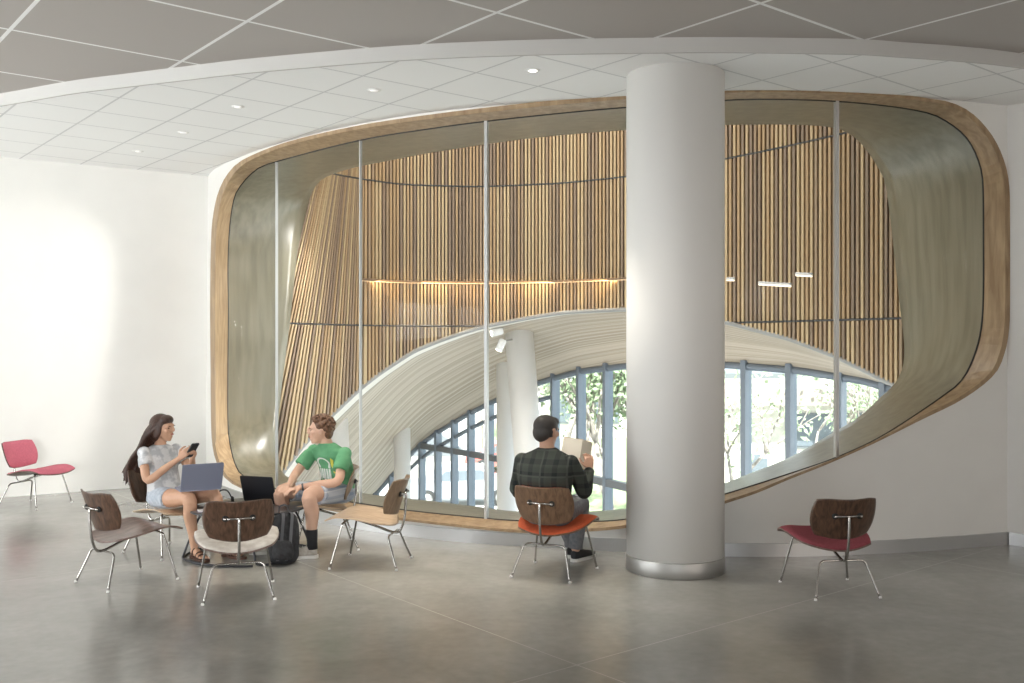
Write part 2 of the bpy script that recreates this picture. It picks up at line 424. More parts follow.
# trim the far ceiling to the window wall so that it does not run over the atrium
far_poly = [(p.x, p.y) for p in fc]+[(7.7, 8.9), (4.4, 8.6)]+[(p.x, p.y+.1) for p in reversed(WC)]+[(-9.9, 11.6)]
far_poly = far_poly[:-1]+[(-3.9, 12.4), (-9.9, 12.4)]
b = MB().prism(far_poly, EYE+HR, EYE+HR+.5); ceil_far = tag(b.obj('ceiling_far', M['ceil_far']), 'white lower ceiling of square tiles above the window and chairs', 'ceiling', kind='structure')
near_poly = [(p.x, p.y+.05) for p in fc]+[(7.9, -5.2), (-9.9, -5.2)]
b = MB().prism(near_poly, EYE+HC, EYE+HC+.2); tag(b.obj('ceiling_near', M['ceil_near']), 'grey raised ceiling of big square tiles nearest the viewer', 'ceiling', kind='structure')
b = MB(); vs = []; 
for p in fc: vs += [V((p.x, p.y-.012, EYE+HR-.004)), V((p.x, p.y-.012, EYE+HC+.02)), V((p.x, p.y+.012, EYE+HC+.02)), V((p.x, p.y+.012, EYE+HR-.004))]
fs = [(4*i+k, 4*i+(k+1) % 4, 4*i+4+(k+1) % 4, 4*i+4+k) for i in range(len(fc)-1) for k in range(4)]
M['fascia'] = mat('fascia_paint', (.56, .55, .53), .8)
b.add(vs, fs, 0, False); tag(b.obj('trim_1', M['fascia']), 'curved white fascia edge between the two ceiling levels', 'fascia', kind='structure')

# far wall at the left (leans very slightly into the room)
def slab(name, a, c, z0, z1, t, m, lean=0, label='', cat='wall', kind='structure'):
    a, c = V(a), V(c); d = (c-a).normalized(); n = V((-d.y, d.x, 0)); vs = []
    for q in (a, c):
        for z in (z0, z1):
            k = lean*(z-z0)/(z1-z0)
            vs += [V((q.x, q.y, z))-n*k, V((q.x, q.y, z))+n*(t-k)]
    fs = [(0, 2, 3, 1), (4, 5, 7, 6), (0, 4, 6, 2), (1, 3, 7, 5), (2, 6, 7, 3), (0, 1, 5, 4)]
    o = MB().add(vs, fs).obj(name, m); return tag(o, label, cat, kind=kind)
slab('wall_left', LW1, LW0+V((.05, .03, 0)), 0, 4.3, .25, M['wall'], .34, 'bright white plain wall behind the pink chair, left of the window')
slab('wall_right', (4.18, 8.27, 0), (7.6, 4.9, 0), 0, 4.3, .25, M['wall'], 0, 'narrow strip of wall turning the corner at the far right edge')
wr = MB()
wr.box((7.6, .4, 0), (7.85, 4.9, 4.3)); wr.box((7.6, -5.2, 0), (7.85, -4.0, 4.3)); wr.box((7.6, -4.0, 0), (7.85, .4, .5)); wr.box((7.6, -4.0, 3.3), (7.85, .4, 4.3))  # opening made for the added warm fill lamp
tag(wr.obj('wall_right_side', M['wall']), 'side wall with a window out of view at the right of the lounge', 'wall', kind='structure')
# left side wall out of frame, openings assumed for daylight and an added lamp
wl = MB()
wl.box((-9.85, -5.2, 0), (-9.6, 8.6, .4)); wl.box((-9.85, -5.2, 3.4), (-9.6, 8.6, 4.3)); wl.box((-9.85, -5.2, .4), (-9.6, -1.3, 3.4)); wl.box((-9.85, 2.3, .4), (-9.6, 3.3, 3.4)); wl.box((-9.85, 7.8, .4), (-9.6, 8.6, 3.4))
tag(wl.obj('wall_left_side', M['wall']), 'side wall with the wide daylight window left of the frame', 'wall', kind='structure')
wb = MB().box((-9.85, -5.25, 0), (-2.2, -5, 4.3)).box((1.2, -5.25, 0), (7.85, -5, 4.3)).box((-2.2, -5.25, 0), (1.2, -5, .7)).box((-2.2, -5.25, 3.3), (1.2, -5, 4.3))  # opening made for the added fill lamp
tag(wb.obj('wall_back', M['wall']), 'wall with one window behind the viewer', 'wall', kind='structure')

# window wall with its rounded opening
def arclen(curve):
    s = [0]
    for a, c in zip(curve, curve[1:]): s.append(s[-1]+(c-a).length)
    return s
S = arclen(WCe)
def to_s(p):
    best = (1e9, 0)
    for i in range(len(WCe)-1):
        a, c = WCe[i], WCe[i+1]; d = c-a; t = max(0, min(1, (p-a).dot(d)/d.length_squared)); q = a+d*t; e = (p-q).length
        if e < best[0]: best = (e, S[i]+t*(S[i+1]-S[i]))
    return best[1]
def from_s(s):
    for i in range(len(WCe)-1):
        if s <= S[i+1] or i == len(WCe)-2:
            t = (s-S[i])/(S[i+1]-S[i]); return WCe[i].lerp(WCe[i+1], t)
hole = [on(WCe, x, y) for x, y in RO]
hole2 = [V((to_s(V((p.x, p.y, 0))), p.z)) for p in hole]
s0, s1 = S[1], S[-2]; zt = 6.7
pts = [V((s0, -.3)), V((s1, -.3)), V((s1, zt)), V((s0, zt))]
nb = 4; per = pts[:]; edges = [(0, 1), (1, 2), (2, 3), (3, 0)]
hb = len(per); per += [h for h in hole2]; edges += [(hb+i, hb+(i+1) % len(hole2)) for i in range(len(hole2))]
def inside(q, poly):
    c = False
    for i in range(len(poly)):
        a, d = poly[i], poly[i-1]
        if (a.y > q.y) != (d.y > q.y) and q.x < (d.x-a.x)*(q.y-a.y)/(d.y-a.y)+a.x: c = not c
    return c
for i in range(1, 90):
    for j in range(0, 13):
        per.append(V((s0+(s1-s0)*i/90, -.3+(zt+.3)*j/12)))
co, ed, fa, *_ = delaunay_2d_cdt(per, edges, [], 0, 1e-5)
tri = []
for f in fa:
    c = sum((co[i] for i in f), V((0, 0)))/len(f)
    if s0 <= c.x <= s1 and not inside(c, hole2): tri.append(tuple(f))
vs = [V((*from_s(c.x).xy, c.y)) for c in co]
n0 = len(vs)
me = mesh('wall_front', vs, tri, M['wall'], True); 
wo = link('wall_front', me); tag(wo, 'curved white wall holding the big rounded interior window', 'wall', kind='structure')

# baseboards
def base_strip(name, curve, label):
    a = offset_curve(curve, -.018); b_ = offset_curve(curve, .0); vs = []
    for p, q in zip(a, b_): vs += [V((p.x, p.y, 0)), V((p.x, p.y, .105)), V((q.x, q.y, .105)), V((q.x, q.y, 0))]
    fs = [(4*i+k, 4*i+(k+1) % 4, 4*i+4+(k+1) % 4, 4*i+4+k) for i in range(len(a)-1) for k in range(4)]
    fs += [(0, 1, 2, 3), tuple(4*(len(a)-1)+k for k in (3, 2, 1, 0))]
    tag(MB().add(vs, fs, 0, False).obj(name, M['base']), label, 'baseboard', kind='structure')
base_strip('baseboard_front', WC, 'brushed metal baseboard following the curved window wall')
base_strip('baseboard_right', [V((4.19, 8.25, 0)), V((7.6, 4.9, 0))], 'metal baseboard on the short wall at the right edge')

# window 1: oak surround, curved panes, joints, seal, plaster reveal
win = empty('window_1', (0, 8.0, 0)); tag(win, 'huge rounded interior window with oak surround and curved panes overlooking the atrium', 'window', kind='structure')
def wpar(o): o.parent = win; o.matrix_parent_inverse = Matrix.Translation(-V(win.location)); return o
def shrink(th, k): return pxat(rO(th)-k, th)
rings = []
for i, th in enumerate(TH):
    x, y = RO[i]; xs_, ys_ = shrink(th, 5.0 if math.sin(th) < .3 else 3.0)
    gx, gy = RG[i]
    rings.append([on(WCe, x, y), on(PC, x, y), on(PC, xs_, ys_), on(GC, gx, gy)])
vs = [v for r in rings for v in r]
fs = [(4*i+k, 4*i+k+1, (4*((i+1) % NA))+k+1, (4*((i+1) % NA))+k) for i in range(NA) for k in range(3)]
wpar(link('oak_surround', recalc(mesh('oak_surround', vs, fs, M['oak_trim'], False))))
sl = MB().tube([on(GC, *p) for p in RG], .009, 6, closed=True); wpar(sl.obj('glass_seal', M['seal']))
# reveal
def end_point(x, y, gp):
    d = 1.25 if y < 400 else max(.7, 1.25-(y-400)*.006)
    Y = min(gp.y+d, slatY(max(x, 232))-.22)
    Y = max(Y, gp.y+.3)
    return P(x, y, Y)
vs = []; K = 8; ER = []
for i in range(NA):
    gp = on(GC, *RG[i]); ep = end_point(*RE[i], gp); ER.append(ep)
for _ in range(4):
    ER = [(ER[i-1]+ER[i]*2+ER[(i+1) % NA])/4 if False else ER[i] for i in range(NA)]
for i in range(NA):
    gp = on(GC, *RG[i]); ep = ER[i]
    for k in range(K+1):
        t = k/K; q = gp.lerp(ep, t)
        vs.append(q)
    th = TH[i]; fx, fy = RE[i][0]+22*math.cos(th), RE[i][1]+22*math.sin(th)
    vs.append(P(fx, fy, ep.y+.06))
    W_ = K+2
fs = [(W_*i+k, W_*i+k+1, W_*((i+1) % NA)+k+1, W_*((i+1) % NA)+k) for i in range(NA) for k in range(K+1)]
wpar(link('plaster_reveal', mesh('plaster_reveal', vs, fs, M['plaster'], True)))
# panes
def yrange(poly, x):
    ys = []
    for i in range(len(poly)):
        a, c = poly[i-1], poly[i]
        if (a[0]-x)*(c[0]-x) <= 0 and a[0] != c[0]: ys.append(a[1]+(c[1]-a[1])*(x-a[0])/(c[0]-a[0]))
    return min(ys), max(ys)
GCb = ext(offset_curve(WC, .232))
joints = [276, 360, 486, 659, 837]
bounds = [228.2]+joints+[983.2]
for a, c in zip(bounds, bounds[1:]):
    vs = []; n = 16
    for i in range(n+1):
        x = a+(c-a)*i/n; yt, yb = yrange(RG, x)
        for cv in (GC, GCb):
            vs += [on(cv, x, yt), on(cv, x, yb)]
    fs = []
    for i in range(n):
        o_ = 4*i; fs += [(o_, o_+4, o_+5, o_+1), (o_+2, o_+3, o_+7, o_+6), (o_, o_+2, o_+6, o_+4), (o_+1, o_+5, o_+7, o_+3)]
    wpar(link('glass_pane', mesh('glass_pane', vs, fs, M['glass'], True)))
for x in joints:
    yt, yb = yrange(RG, x); p = on(GC, x, yt); q = on(GC, x, yb); wd = .006 if x < 400 else .013
    g = hit(GC, x+3)-hit(GC, x-3); g.normalize(); nn = V((-g.y, g.x, 0)); mm = Matrix((( g.x, nn.x, 0, p.x), (g.y, nn.y, 0, p.y), (0, 0, 1, 0), (0, 0, 0, 1)))
    wpar(MB().box((-wd, -.9*wd, q.z), (wd, wd*1.6+.012, p.z), mm).obj('mullion', M['mullion']))

# ------------------------------------------------------------------ column
col = empty('column', (0, 0, 0)); cp = (1.225, 7.36)
col.location = (*cp, 0); tag(col, 'big round white column with metal base ring in the middle of the room', 'column', kind='structure')
MB().lathe([(.364, .118), (.364, EYE+HR+.02)], (0, 0, 0), seg=96).obj('shaft', M['column'], col)
MB().lathe([(.36, 0), (.367, .001), (.368, .003), (.368, .113), (.367, .115), (.362, .116)], (0, 0, 0), seg=96).obj('base_ring', M['steel'], col)

# ------------------------------------------------------------------ atrium
slat_mats = [mat('slat_maple', (.50, .375, .22), .6), mat('slat_honey', (.41, .28, .155), .6), mat('slat_walnut', (.25, .18, .125), .6), mat('slat_brown', (.33, .235, .15), .6), mat('slat_backing', (.17, .125, .09), .9), mat('slat_seam', (.05, .05, .05), .5)]
atr = empty('wall_slatted', (0, 13, 0)); tag(atr, 'curved atrium wall of vertical wooden slats in mixed tones seen through the window', 'slatted wall', kind='structure')
def apar(o): o.parent = atr; o.matrix_parent_inverse = Matrix.Translation(-V(atr.location)); return o
ts = [252.0]
while ts[-1] < 985:
    t = ts[-1]; Y = slatY(max(t, 232)); ts.append(t+.050/Y*F)
    if ts[-1] < 365: ts[-1] = t+(.050/Y*F)*.5
Z1, Z2, ZT = EYE+.27, EYE+2.27, 6.6
bands = [('lower_slat_panel', None, Z1-.012), ('middle_slat_panel', Z1+.012, Z2-.012), ('upper_slat_panel', Z2+.012, ZT)]
for bi, (nm, za, zb) in enumerate(bands):
    b = MB(); rnd = random.Random(20+bi)
    for i in range(len(ts)-1):
        t = (ts[i]+ts[i+1])/2; hw = (ts[i+1]-ts[i])*.27
        az = arch_z(t); z0 = az if za is None else max(za, az)
        if z0 >= zb: continue
        mi = rnd.choices([0, 1, 2, 3], [4, 3, 2.4, 2])[0]
        dz = 5
        vs = []
        zz = [z0+(zb-z0)*k/dz for k in range(dz+1)]
        for z in zz:
            a, c = slat_pt(t-hw, z), slat_pt(t+hw, z); d = (c-a).normalized(); n = V((d.y, -d.x, 0))*.035
            vs += [a, a+n, c+n, c]
        fs = [(4*k+j, 4*k+(j+1) % 4, 4*k+4+(j+1) % 4, 4*k+4+j) for k in range(dz) for j in range(4)]+[(0, 1, 2, 3), tuple(4*dz+j for j in (3, 2, 1, 0))]
        b.add(vs, fs, mi)
    apar(b.obj(nm, slat_mats))
# dark backing
vs = []; fs = []
cols = [252+(985-252)*i/150 for i in range(151)]
for t in cols:
    az = arch_z(t)
    for k in range(7):
        z = az+(ZT-az)*k/6; p = slat_pt(t, z); vs += [p+V((p.x, p.y, 0)).normalized()*.01]
fs = [(7*i+k, 7*i+7+k, 7*i+8+k, 7*i+k+1) for i in range(150) for k in range(6)]
apar(link('slat_backing', mesh('slat_backing', vs, fs, slat_mats[4], True)))
for z, nm in ((Z1, 'seam'), (Z2, 'seam')):
    path = []
    for t in cols:
        if arch_z(t) < z:
            p = slat_pt(t, z); path.append(p-V((p.x, p.y, 0)).normalized()*.03)
        elif path:
            if len(path) > 4: apar(MB().tube(path, .013, 6).obj(nm, slat_mats[5]))
            path = []
    if len(path) > 4: apar(MB().tube(path, .013, 6).obj(nm, slat_mats[5]))
M['arch_trim'] = mat('grey_arch_trim', (.30, .30, .29), .5)
path = [slat_pt(t, arch_z(t)-.015)-V((0, .02, 0)) for t in cols]
apar(MB().tube(path, .03, 8).obj('arch_trim', M['arch_trim']))
# added strip for the warm reflected band, glowing bars for lamp reflections
def strip(x0, x1, y, off, nm, label, Yf=slatY, hh=.012, grp=None, glow='led', body='white'):
    pts_ = []
    for i in range(13):
        x = x0+(x1-x0)*i/12; Y = Yf(x)-off; pts_.append(P(x, y(x) if callable(y) else y, Y))
    e = empty(nm, pts_[6]); tag(e, label, 'lamp', grp)
    for r, m_, n_, dz in ((.016, M[body], 'housing', .014), (hh, M[glow], 'diffuser', -.004)):
        o = MB().tube([p-pts_[6]+V((0, 0, dz)) for p in pts_], r, 6).obj(n_, m_, e)
    return pts_
lp = strip(362, 640, lambda x: HY-(2.56-EYE)*F/(slatY(x)-.09), .09, 'wall_light', 'long thin warm light line across the slats left of the column', hh=.007, glow='led_dim', body='frame_b')
for k in range(4):
    p = lp[1+3*k] if 1+3*k < 13 else lp[-1]
    light('wall_light_glow', 'AREA', p+V((0, -.12, .0)), p+V((0, .25, -.5)), 3, (1, .72, .42), .9, .05)  # lamps added to warm the slats below the strip
strip(727, 734, 280, 2.0, 'slim_pendant_lamp', 'short slim glowing lamp bar right beside the column edge', hh=.008)
strip(759, 791, lambda x: 284+(x-759)*.06, 1.6, 'slim_pendant_lamp', 'longest slim glowing lamp bar in front of the slats right of the column', hh=.009)
strip(796, 812, lambda x: 275+(x-796)*.05, 1.4, 'slim_pendant_lamp', 'slim glowing lamp bar highest, nearest the right glass joint', hh=.009)

# soffit between the arch and the curtain wall head
headB = [(290, 575, 23.2), (345, 520, 22.3), (377, 492, 21.5), (411, 451.5, 20.1), (431, 434.7, 19.5), (471, 411, 18.3), (498, 397.6, 17.5), (539, 381, 16.4), (579, 369.7, 15.2), (628, 364, 14), (680, 362, 13.2), (726, 362.8, 12.5), (797, 368, 11.7), (867, 379, 11.1), (900, 389, 10.75), (940, 405, 10.4)]
hy = smooth_fn([(a, b_) for a, b_, c in headB], 290, 940, 200, 6); hY = smooth_fn([(a, c) for a, b_, c in headB], 290, 940, 200, 6)
def head(x): return P(x, hy(x), hY(x))
vs = []; uvs = []; NS = 120; NT = 14
for i in range(NS+1):
    u = i/NS; ta = 262+(945-262)*u; A = slat_pt(ta, arch_z(ta)-.02)
    p = A; B = head(290+(940-290)*u)
    for k in range(NT+1):
        v = k/NT; q = A.lerp(B, v)+V((0, 0, .25*math.sin(PI*v)*(1-u)))
        vs.append(q); uvs.append((u, v))
fs = [((NT+1)*i+k, (NT+1)*(i+1)+k, (NT+1)*(i+1)+k+1, (NT+1)*i+k+1) for i in range(NS) for k in range(NT)]
sm_ = mat('soffit_slats', (.74, .70, .62), .55)
tc = N(sm_, 'ShaderNodeTexCoord'); sx = N(sm_, 'ShaderNodeSeparateXYZ'); L(sm_, tc.outputs['UV'], sx.inputs[0])
line = math_(sm_, 'MULTIPLY', math_(sm_, 'ADD', sx.outputs[1], math_(sm_, 'MULTIPLY', sx.outputs[0], .55)), 74)
fl_ = math_(sm_, 'FLOOR', line); fr_ = math_(sm_, 'FRACT', line)
wn = N(sm_, 'ShaderNodeTexWhiteNoise', noise_dimensions='1D'); L(sm_, fl_, wn.inputs['W'])
r_ = ramp(sm_, [(0, (.34, .28, .205)), (.5, (.47, .40, .31)), (1, (.57, .50, .40))]); L(sm_, wn.outputs['Value'], r_.inputs[0])
g_ = math_(sm_, 'LESS_THAN', fr_, .16)
mx = N(sm_, 'ShaderNodeMix', data_type='RGBA'); mx.inputs[7].default_value = (.40, .36, .30, 1); L(sm_, g_, mx.inputs[0]); L(sm_, r_.outputs[0], mx.inputs[6])
edge = math_(sm_, 'LESS_THAN', sx.outputs[1], .07)
mx2 = N(sm_, 'ShaderNodeMix', data_type='RGBA'); mx2.inputs[7].default_value = (.76, .73, .66, 1); L(sm_, edge, mx2.inputs[0]); L(sm_, mx.outputs[2], mx2.inputs[6])
e2 = math_(sm_, 'MULTIPLY', math_(sm_, 'GREATER_THAN', sx.outputs[1], .066), math_(sm_, 'LESS_THAN', sx.outputs[1], .074))
mx3 = N(sm_, 'ShaderNodeMix', data_type='RGBA'); mx3.inputs[7].default_value = (.25, .22, .18, 1); L(sm_, e2, mx3.inputs[0]); L(sm_, mx2.outputs[2], mx3.inputs[6])
L(sm_, mx3.outputs[2], bsdf(sm_).inputs['Base Color'])
so = link('ceiling_soffit', mesh('ceiling_soffit', vs, fs, sm_, True, uvs=uvs)); tag(so, 'pale slatted vault sweeping from the slatted wall down to the glazing', 'ceiling', kind='structure')

# lobby floor below, roof over the atrium
M['lobby'] = mat('lobby_terrazzo', (.66, .65, .62), .3)
cw = [head(x) for x in range(290, 941, 10)]
b = MB().prism([(p.x, p.y) for p in cw]+[(6, 8.6), (-7, 9)], -4.3, -4.05); tag(b.obj('floor_lobby', M['lobby']), 'pale floor of the lobby one storey below', 'floor', kind='structure')
b = MB().prism([(-12, 5.5), (9, 5.5), (9, 9), (5.2, 10.6), (4.4, 11.4), (3.2, 13), (1.6, 16), (-1, 19.6), (-6, 23), (-12, 24)], 6.62, 6.8)
tag(b.obj('roof', M['white']), 'flat roof slab over the atrium', 'roof', kind='structure')

slab('wall_atrium_left', slat_pt(250, 0)+V((.1, .15, 0)), (-3.95, 12.15, 0), -4.3, 6.62, .2, M['wall'], 0, 'plain end wall of the atrium hidden behind the window reveal at the left')
slab('wall_atrium_upper', slat_pt(985, 0)+V((.35, .1, 0)), (4.25, 8.2, 0), 4.15, 6.62, .2, M['wall'], 0, 'plain upper wall closing the atrium above the lounge ceiling')
slab('wall_atrium_right', (5.4, 8.6, 0), slat_pt(985, 0)+V((.35, .1, 0)), -4.3, 6.62, .2, M['wall'], 0, 'plain end wall of the atrium hidden behind the window reveal at the right')

# lobby columns
def lobby_col(a, c, r, label):
    e = empty('lobby_column', c); tag(e, label, 'column', 'white round columns in the lobby'); e['kind'] = 'structure'
    ax = (a-c); MB().lathe([(r*1.25, -.0), (r*1.25, .08), (r, .12), (r, ax.length)], (0, 0, 0), ax, 48).obj('shaft', M['white'], e)
    return e
def down(x, y, Y, x2, z2): 
    a = P(x, y, Y); return a, V(((x2-CX)/F*Y, Y, z2))
lobby_col(*down(516.5, 300, 14.75, 549, -4.05), .215, 'large leaning white column in the lobby left of the reading man')
lobby_col(*down(506.5, 340, 16.2, 508, -4.05), .17, 'slimmer white column partly hidden behind the leaning one')
lobby_col(*down(402, 425, 18.6, 403, -4.05), .16, 'short white column between the boy and the curtain wall')
lobby_col(*down(331, 372, 14.2, 345, -4.05), .22, 'white column rising behind the boy in green')
# spot lamps by the leaning column
def spot_lamp(x, y, Y, dirv, label, r=.055, ln=.17):
    c = P(x, y, Y); e = empty('spot_lamp', c); tag(e, label, 'spotlight', 'spot lamps beside the leaning column')
    dv = V(dirv).normalized()
    MB().lathe([(r*.8, -ln/2), (r, -ln/2+.02), (r, ln/2), (r*.85, ln/2)], (0, 0, 0), dv, 24).obj('lamp_head', M['white'], e)
    MB().tube([V((0, 0, 0)), V((.07, .05, .06)), V((.16, .16, .08))], .014, 8).obj('bracket', M['steel'], e)
    MB().lathe([(r*.8, 0), (r*.8, .006)], dv*(ln/2), dv, 24).obj('lens', M['lamp_glow'], e)
spot_lamp(497, 332, 14.25, (-1, -.3, -.25), 'upper white spot lamp beside the leaning lobby column')
spot_lamp(501, 345, 14.25, (-.45, -.2, -1), 'lower white spot lamp tilted down beside the leaning column')

# window 2: the curtain wall of the lobby
M['frame'] = mat('blue_grey_aluminium', (.17, .20, .235), .5, .1)
M['frame_dark'] = mat('dark_grey_transom', (.16, .17, .18), .5, .3)
cwo = empty('window_2', (0, 14, 0)); tag(cwo, 'tall curved curtain wall of the lobby opening to the trees', 'window', kind='structure')
def cpar(o): o.parent = cwo; o.matrix_parent_inverse = Matrix.Translation(-V(cwo.location)); return o
mull = [300, 320, 340, 358, 376, 392, 407, 422, 438, 454.5, 471, 490, 510, 532, 555, 581, 607.7, 636, 668, 705, 746, 791, 841, 885, 925]
cwe = lambda x: head(x)
for x in mull:
    p = head(x); t = (head(x+4)-head(x-4)); t.z = 0; t.normalize(); n = V((-t.y, t.x, 0))
    mm = Matrix(((t.x, n.x, 0, p.x), (t.y, n.y, 0, p.y), (0, 0, 1, 0), (0, 0, 0, 1)))
    cpar(MB().box((-.036, -.07, -4.05), (.036, .07, p.z+.05), mm).obj('mullion', M['frame']))
b = MB().tube([head(x)+V((0, 0, -.03)) for x in range(290, 941, 6)], .05, 6); cpar(b.obj('head_frame', M['frame']))
b = MB().tube([head(x)+V((0, 0, -.32)) for x in range(290, 560, 6)], .04, 6); cpar(b.obj('head_rail', M['frame']))
tr = []
for x in range(416, 941, 5):
    p = head(x); tr.append(V((p.x, p.y, EYE-2.03)))
b = MB(); vs = []
for p in tr:
    d = V((p.x, p.y, 0)).normalized(); vs += [p-d*.12+V((0, 0, -.055)), p-d*.12+V((0, 0, .055)), p+d*.05+V((0, 0, .055)), p+d*.05+V((0, 0, -.055))]
b.add(vs, [(4*i+k, 4*i+(k+1) % 4, 4*i+4+(k+1) % 4, 4*i+4+k) for i in range(len(tr)-1) for k in range(4)]+[(0, 1, 2, 3), tuple(4*(len(tr)-1)+k for k in (3, 2, 1, 0))])
cpar(b.obj('transom', M['frame_dark']))
for a, c in zip(mull, mull[1:]):
    p, q = head(a), head(c)
    vs = [V((p.x, p.y, -4.05)), V((q.x, q.y, -4.05)), q, p]
    vs += [v+V((0, .02, 0)) for v in vs]
    cpar(MB().add(vs, [(0, 1, 2, 3), (7, 6, 5, 4), (0, 4, 5, 1), (1, 5, 6, 2), (2, 6, 7, 3), (3, 7, 4, 0)]).obj('glass_pane', M['glass_out']))

# downlights in the far ceiling
dl_px = [((-3.89, 10.2), 'far left'), ((-3.12, 9.3), 'second'), ((-2.32, 8.3), 'third'), ((-1.09, 7.76), 'fourth'), ((.154, 7.2), 'fifth')]
dl_lab = ['recessed ceiling lamp above the seated girl, closest to the plain wall', 'recessed ceiling lamp second from the plain wall', 'recessed ceiling lamp third from the plain wall', 'recessed ceiling lamp above the empty light wood chair', 'brightly glowing recessed ceiling lamp beside the column']
for (p, _), lb in zip(dl_px, dl_lab):
    e = empty('ceiling_lamp', (p[0], p[1], EYE+HR)); tag(e, lb, 'ceiling lamp', 'recessed lamps in the white ceiling')
    MB().lathe([(.055, -.004), (.055, .0), (.04, .0), (.04, -.006)], (0, 0, 0), seg=28).obj('trim_ring', M['white'], e)
    MB().lathe([(.030, -.008), (.030, -.002)], (0, 0, 0), seg=28).obj('lens', M['lamp_glow'] if p[0] > 0 else M['lamp_soft'], e)
    light('downlight_beam', 'SPOT', (p[0], p[1], EYE+HR-.02), (p[0], p[1], 0), 230 if p[0] > -2 else 70, (1, .93, .83), .03, None, 62, .7)
light('downlight_beam', 'SPOT', (.62, 6.6, EYE+HR-.02), (.62, 6.6, 0), 30, (1, .88, .72), .05, None, 56, .7)  # assumed lamp without a fixture, for the warm glow by the column base
#CONTENT
# ------------------------------------------------------------------ chairs
KR = [.42]
def shell(fn, thick, nu=20, nv=20, taper=False, side=-1):
    """closed sheet: fn(x, y) on a rounded square, thickened along its normal"""
    def sq(u, v, k=KR[0]): return u*math.sqrt(1-k*v*v/2), v*math.sqrt(1-k*u*u/2)
    def pos(u, v): return fn(*sq(u, v))
    top, bot = [], []
    for j in range(nv+1):
        for i in range(nu+1):
            u = -1+2*i/nu; v = -1+2*j/nv
            u = math.sin(u*PI/2)*.35+u*.65; v = math.sin(v*PI/2)*.35+v*.65
            p = pos(u, v); e = 1e-3
            n = (pos(u+e, v)-pos(u-e, v)).cross(pos(u, v+e)-pos(u, v-e)).normalized()
            t = thick
            if taper: t = thick*(max(0, 1-max(abs(u), abs(v))**7))+.002
            if taper: top.append(p+n*t*side*-1); bot.append(p)
            else: top.append(p); bot.append(p+n*t*side)
    W = nu+1; n_ = len(top); fs = []
    for j in range(nv):
        for i in range(nu):
            a = j*W+i; fs += [(a, a+1, a+W+1, a+W), (n_+a, n_+a+W, n_+a+W+1, n_+a+1)]
    rim = [i for i in range(W)]+[j*W+nu for j in range(1, nv+1)]+[nv*W+i for i in range(nu-1, -1, -1)]+[j*W for j in range(nv-1, 0, -1)]
    for a, c in zip(rim, rim[1:]+rim[:1]): fs.append((a, n_+a, n_+c, c))
    return top+bot, fs
def seat_fn(x, y):
    hw = .278*(1+.04*y-.05*max(0, -y)**2)
    z = .350+.050*y+.042*x*x*(1-.75*max(0, y))-.045*max(0, y-.35)**2*3+.02*max(0, -y-.45)**2*2
    return V((hw*x*(1-.10*max(0, -y)**3), .25*y+.035+.018*(1-x*x)*(-1 if y < 0 else 1)*abs(y)**3, z))
def back_fn(x, y):
    hw = .224*(1+.03*y-.10*max(0, -y)**3); z = .540+.136*y-.016*(1-x*x)*max(0, -y)**2-.012*(1-min(1, abs(x)*1.6)**2)*max(0, y)**3
    return V((hw*x, -.262-.045*y+.062*x*x-.03*(1-x*x)*.4, z))
MC = {}
def cached(key, make):
    if key not in MC: MC[key] = make()
    return MC[key]
def smooth_me(vs, fs, name, m):
    me = recalc(mesh(name, vs, fs, m, True))
    return me
def leg_path_rear(s):
    return catmull([(0, -.205, .238), (s*.09, -.205, .238), (s*.135, -.207, .236), (s*.158, -.212, .222), (s*.172, -.222, .19), (s*.222, -.287, .012)], 6)
def leg_path_front(s):
    return catmull([(0, .13, .343), (s*.13, .13, .343), (s*.17, .132, .339), (s*.19, .138, .33), (s*.20, .146, .30), (s*.25, .215, .012)], 6)
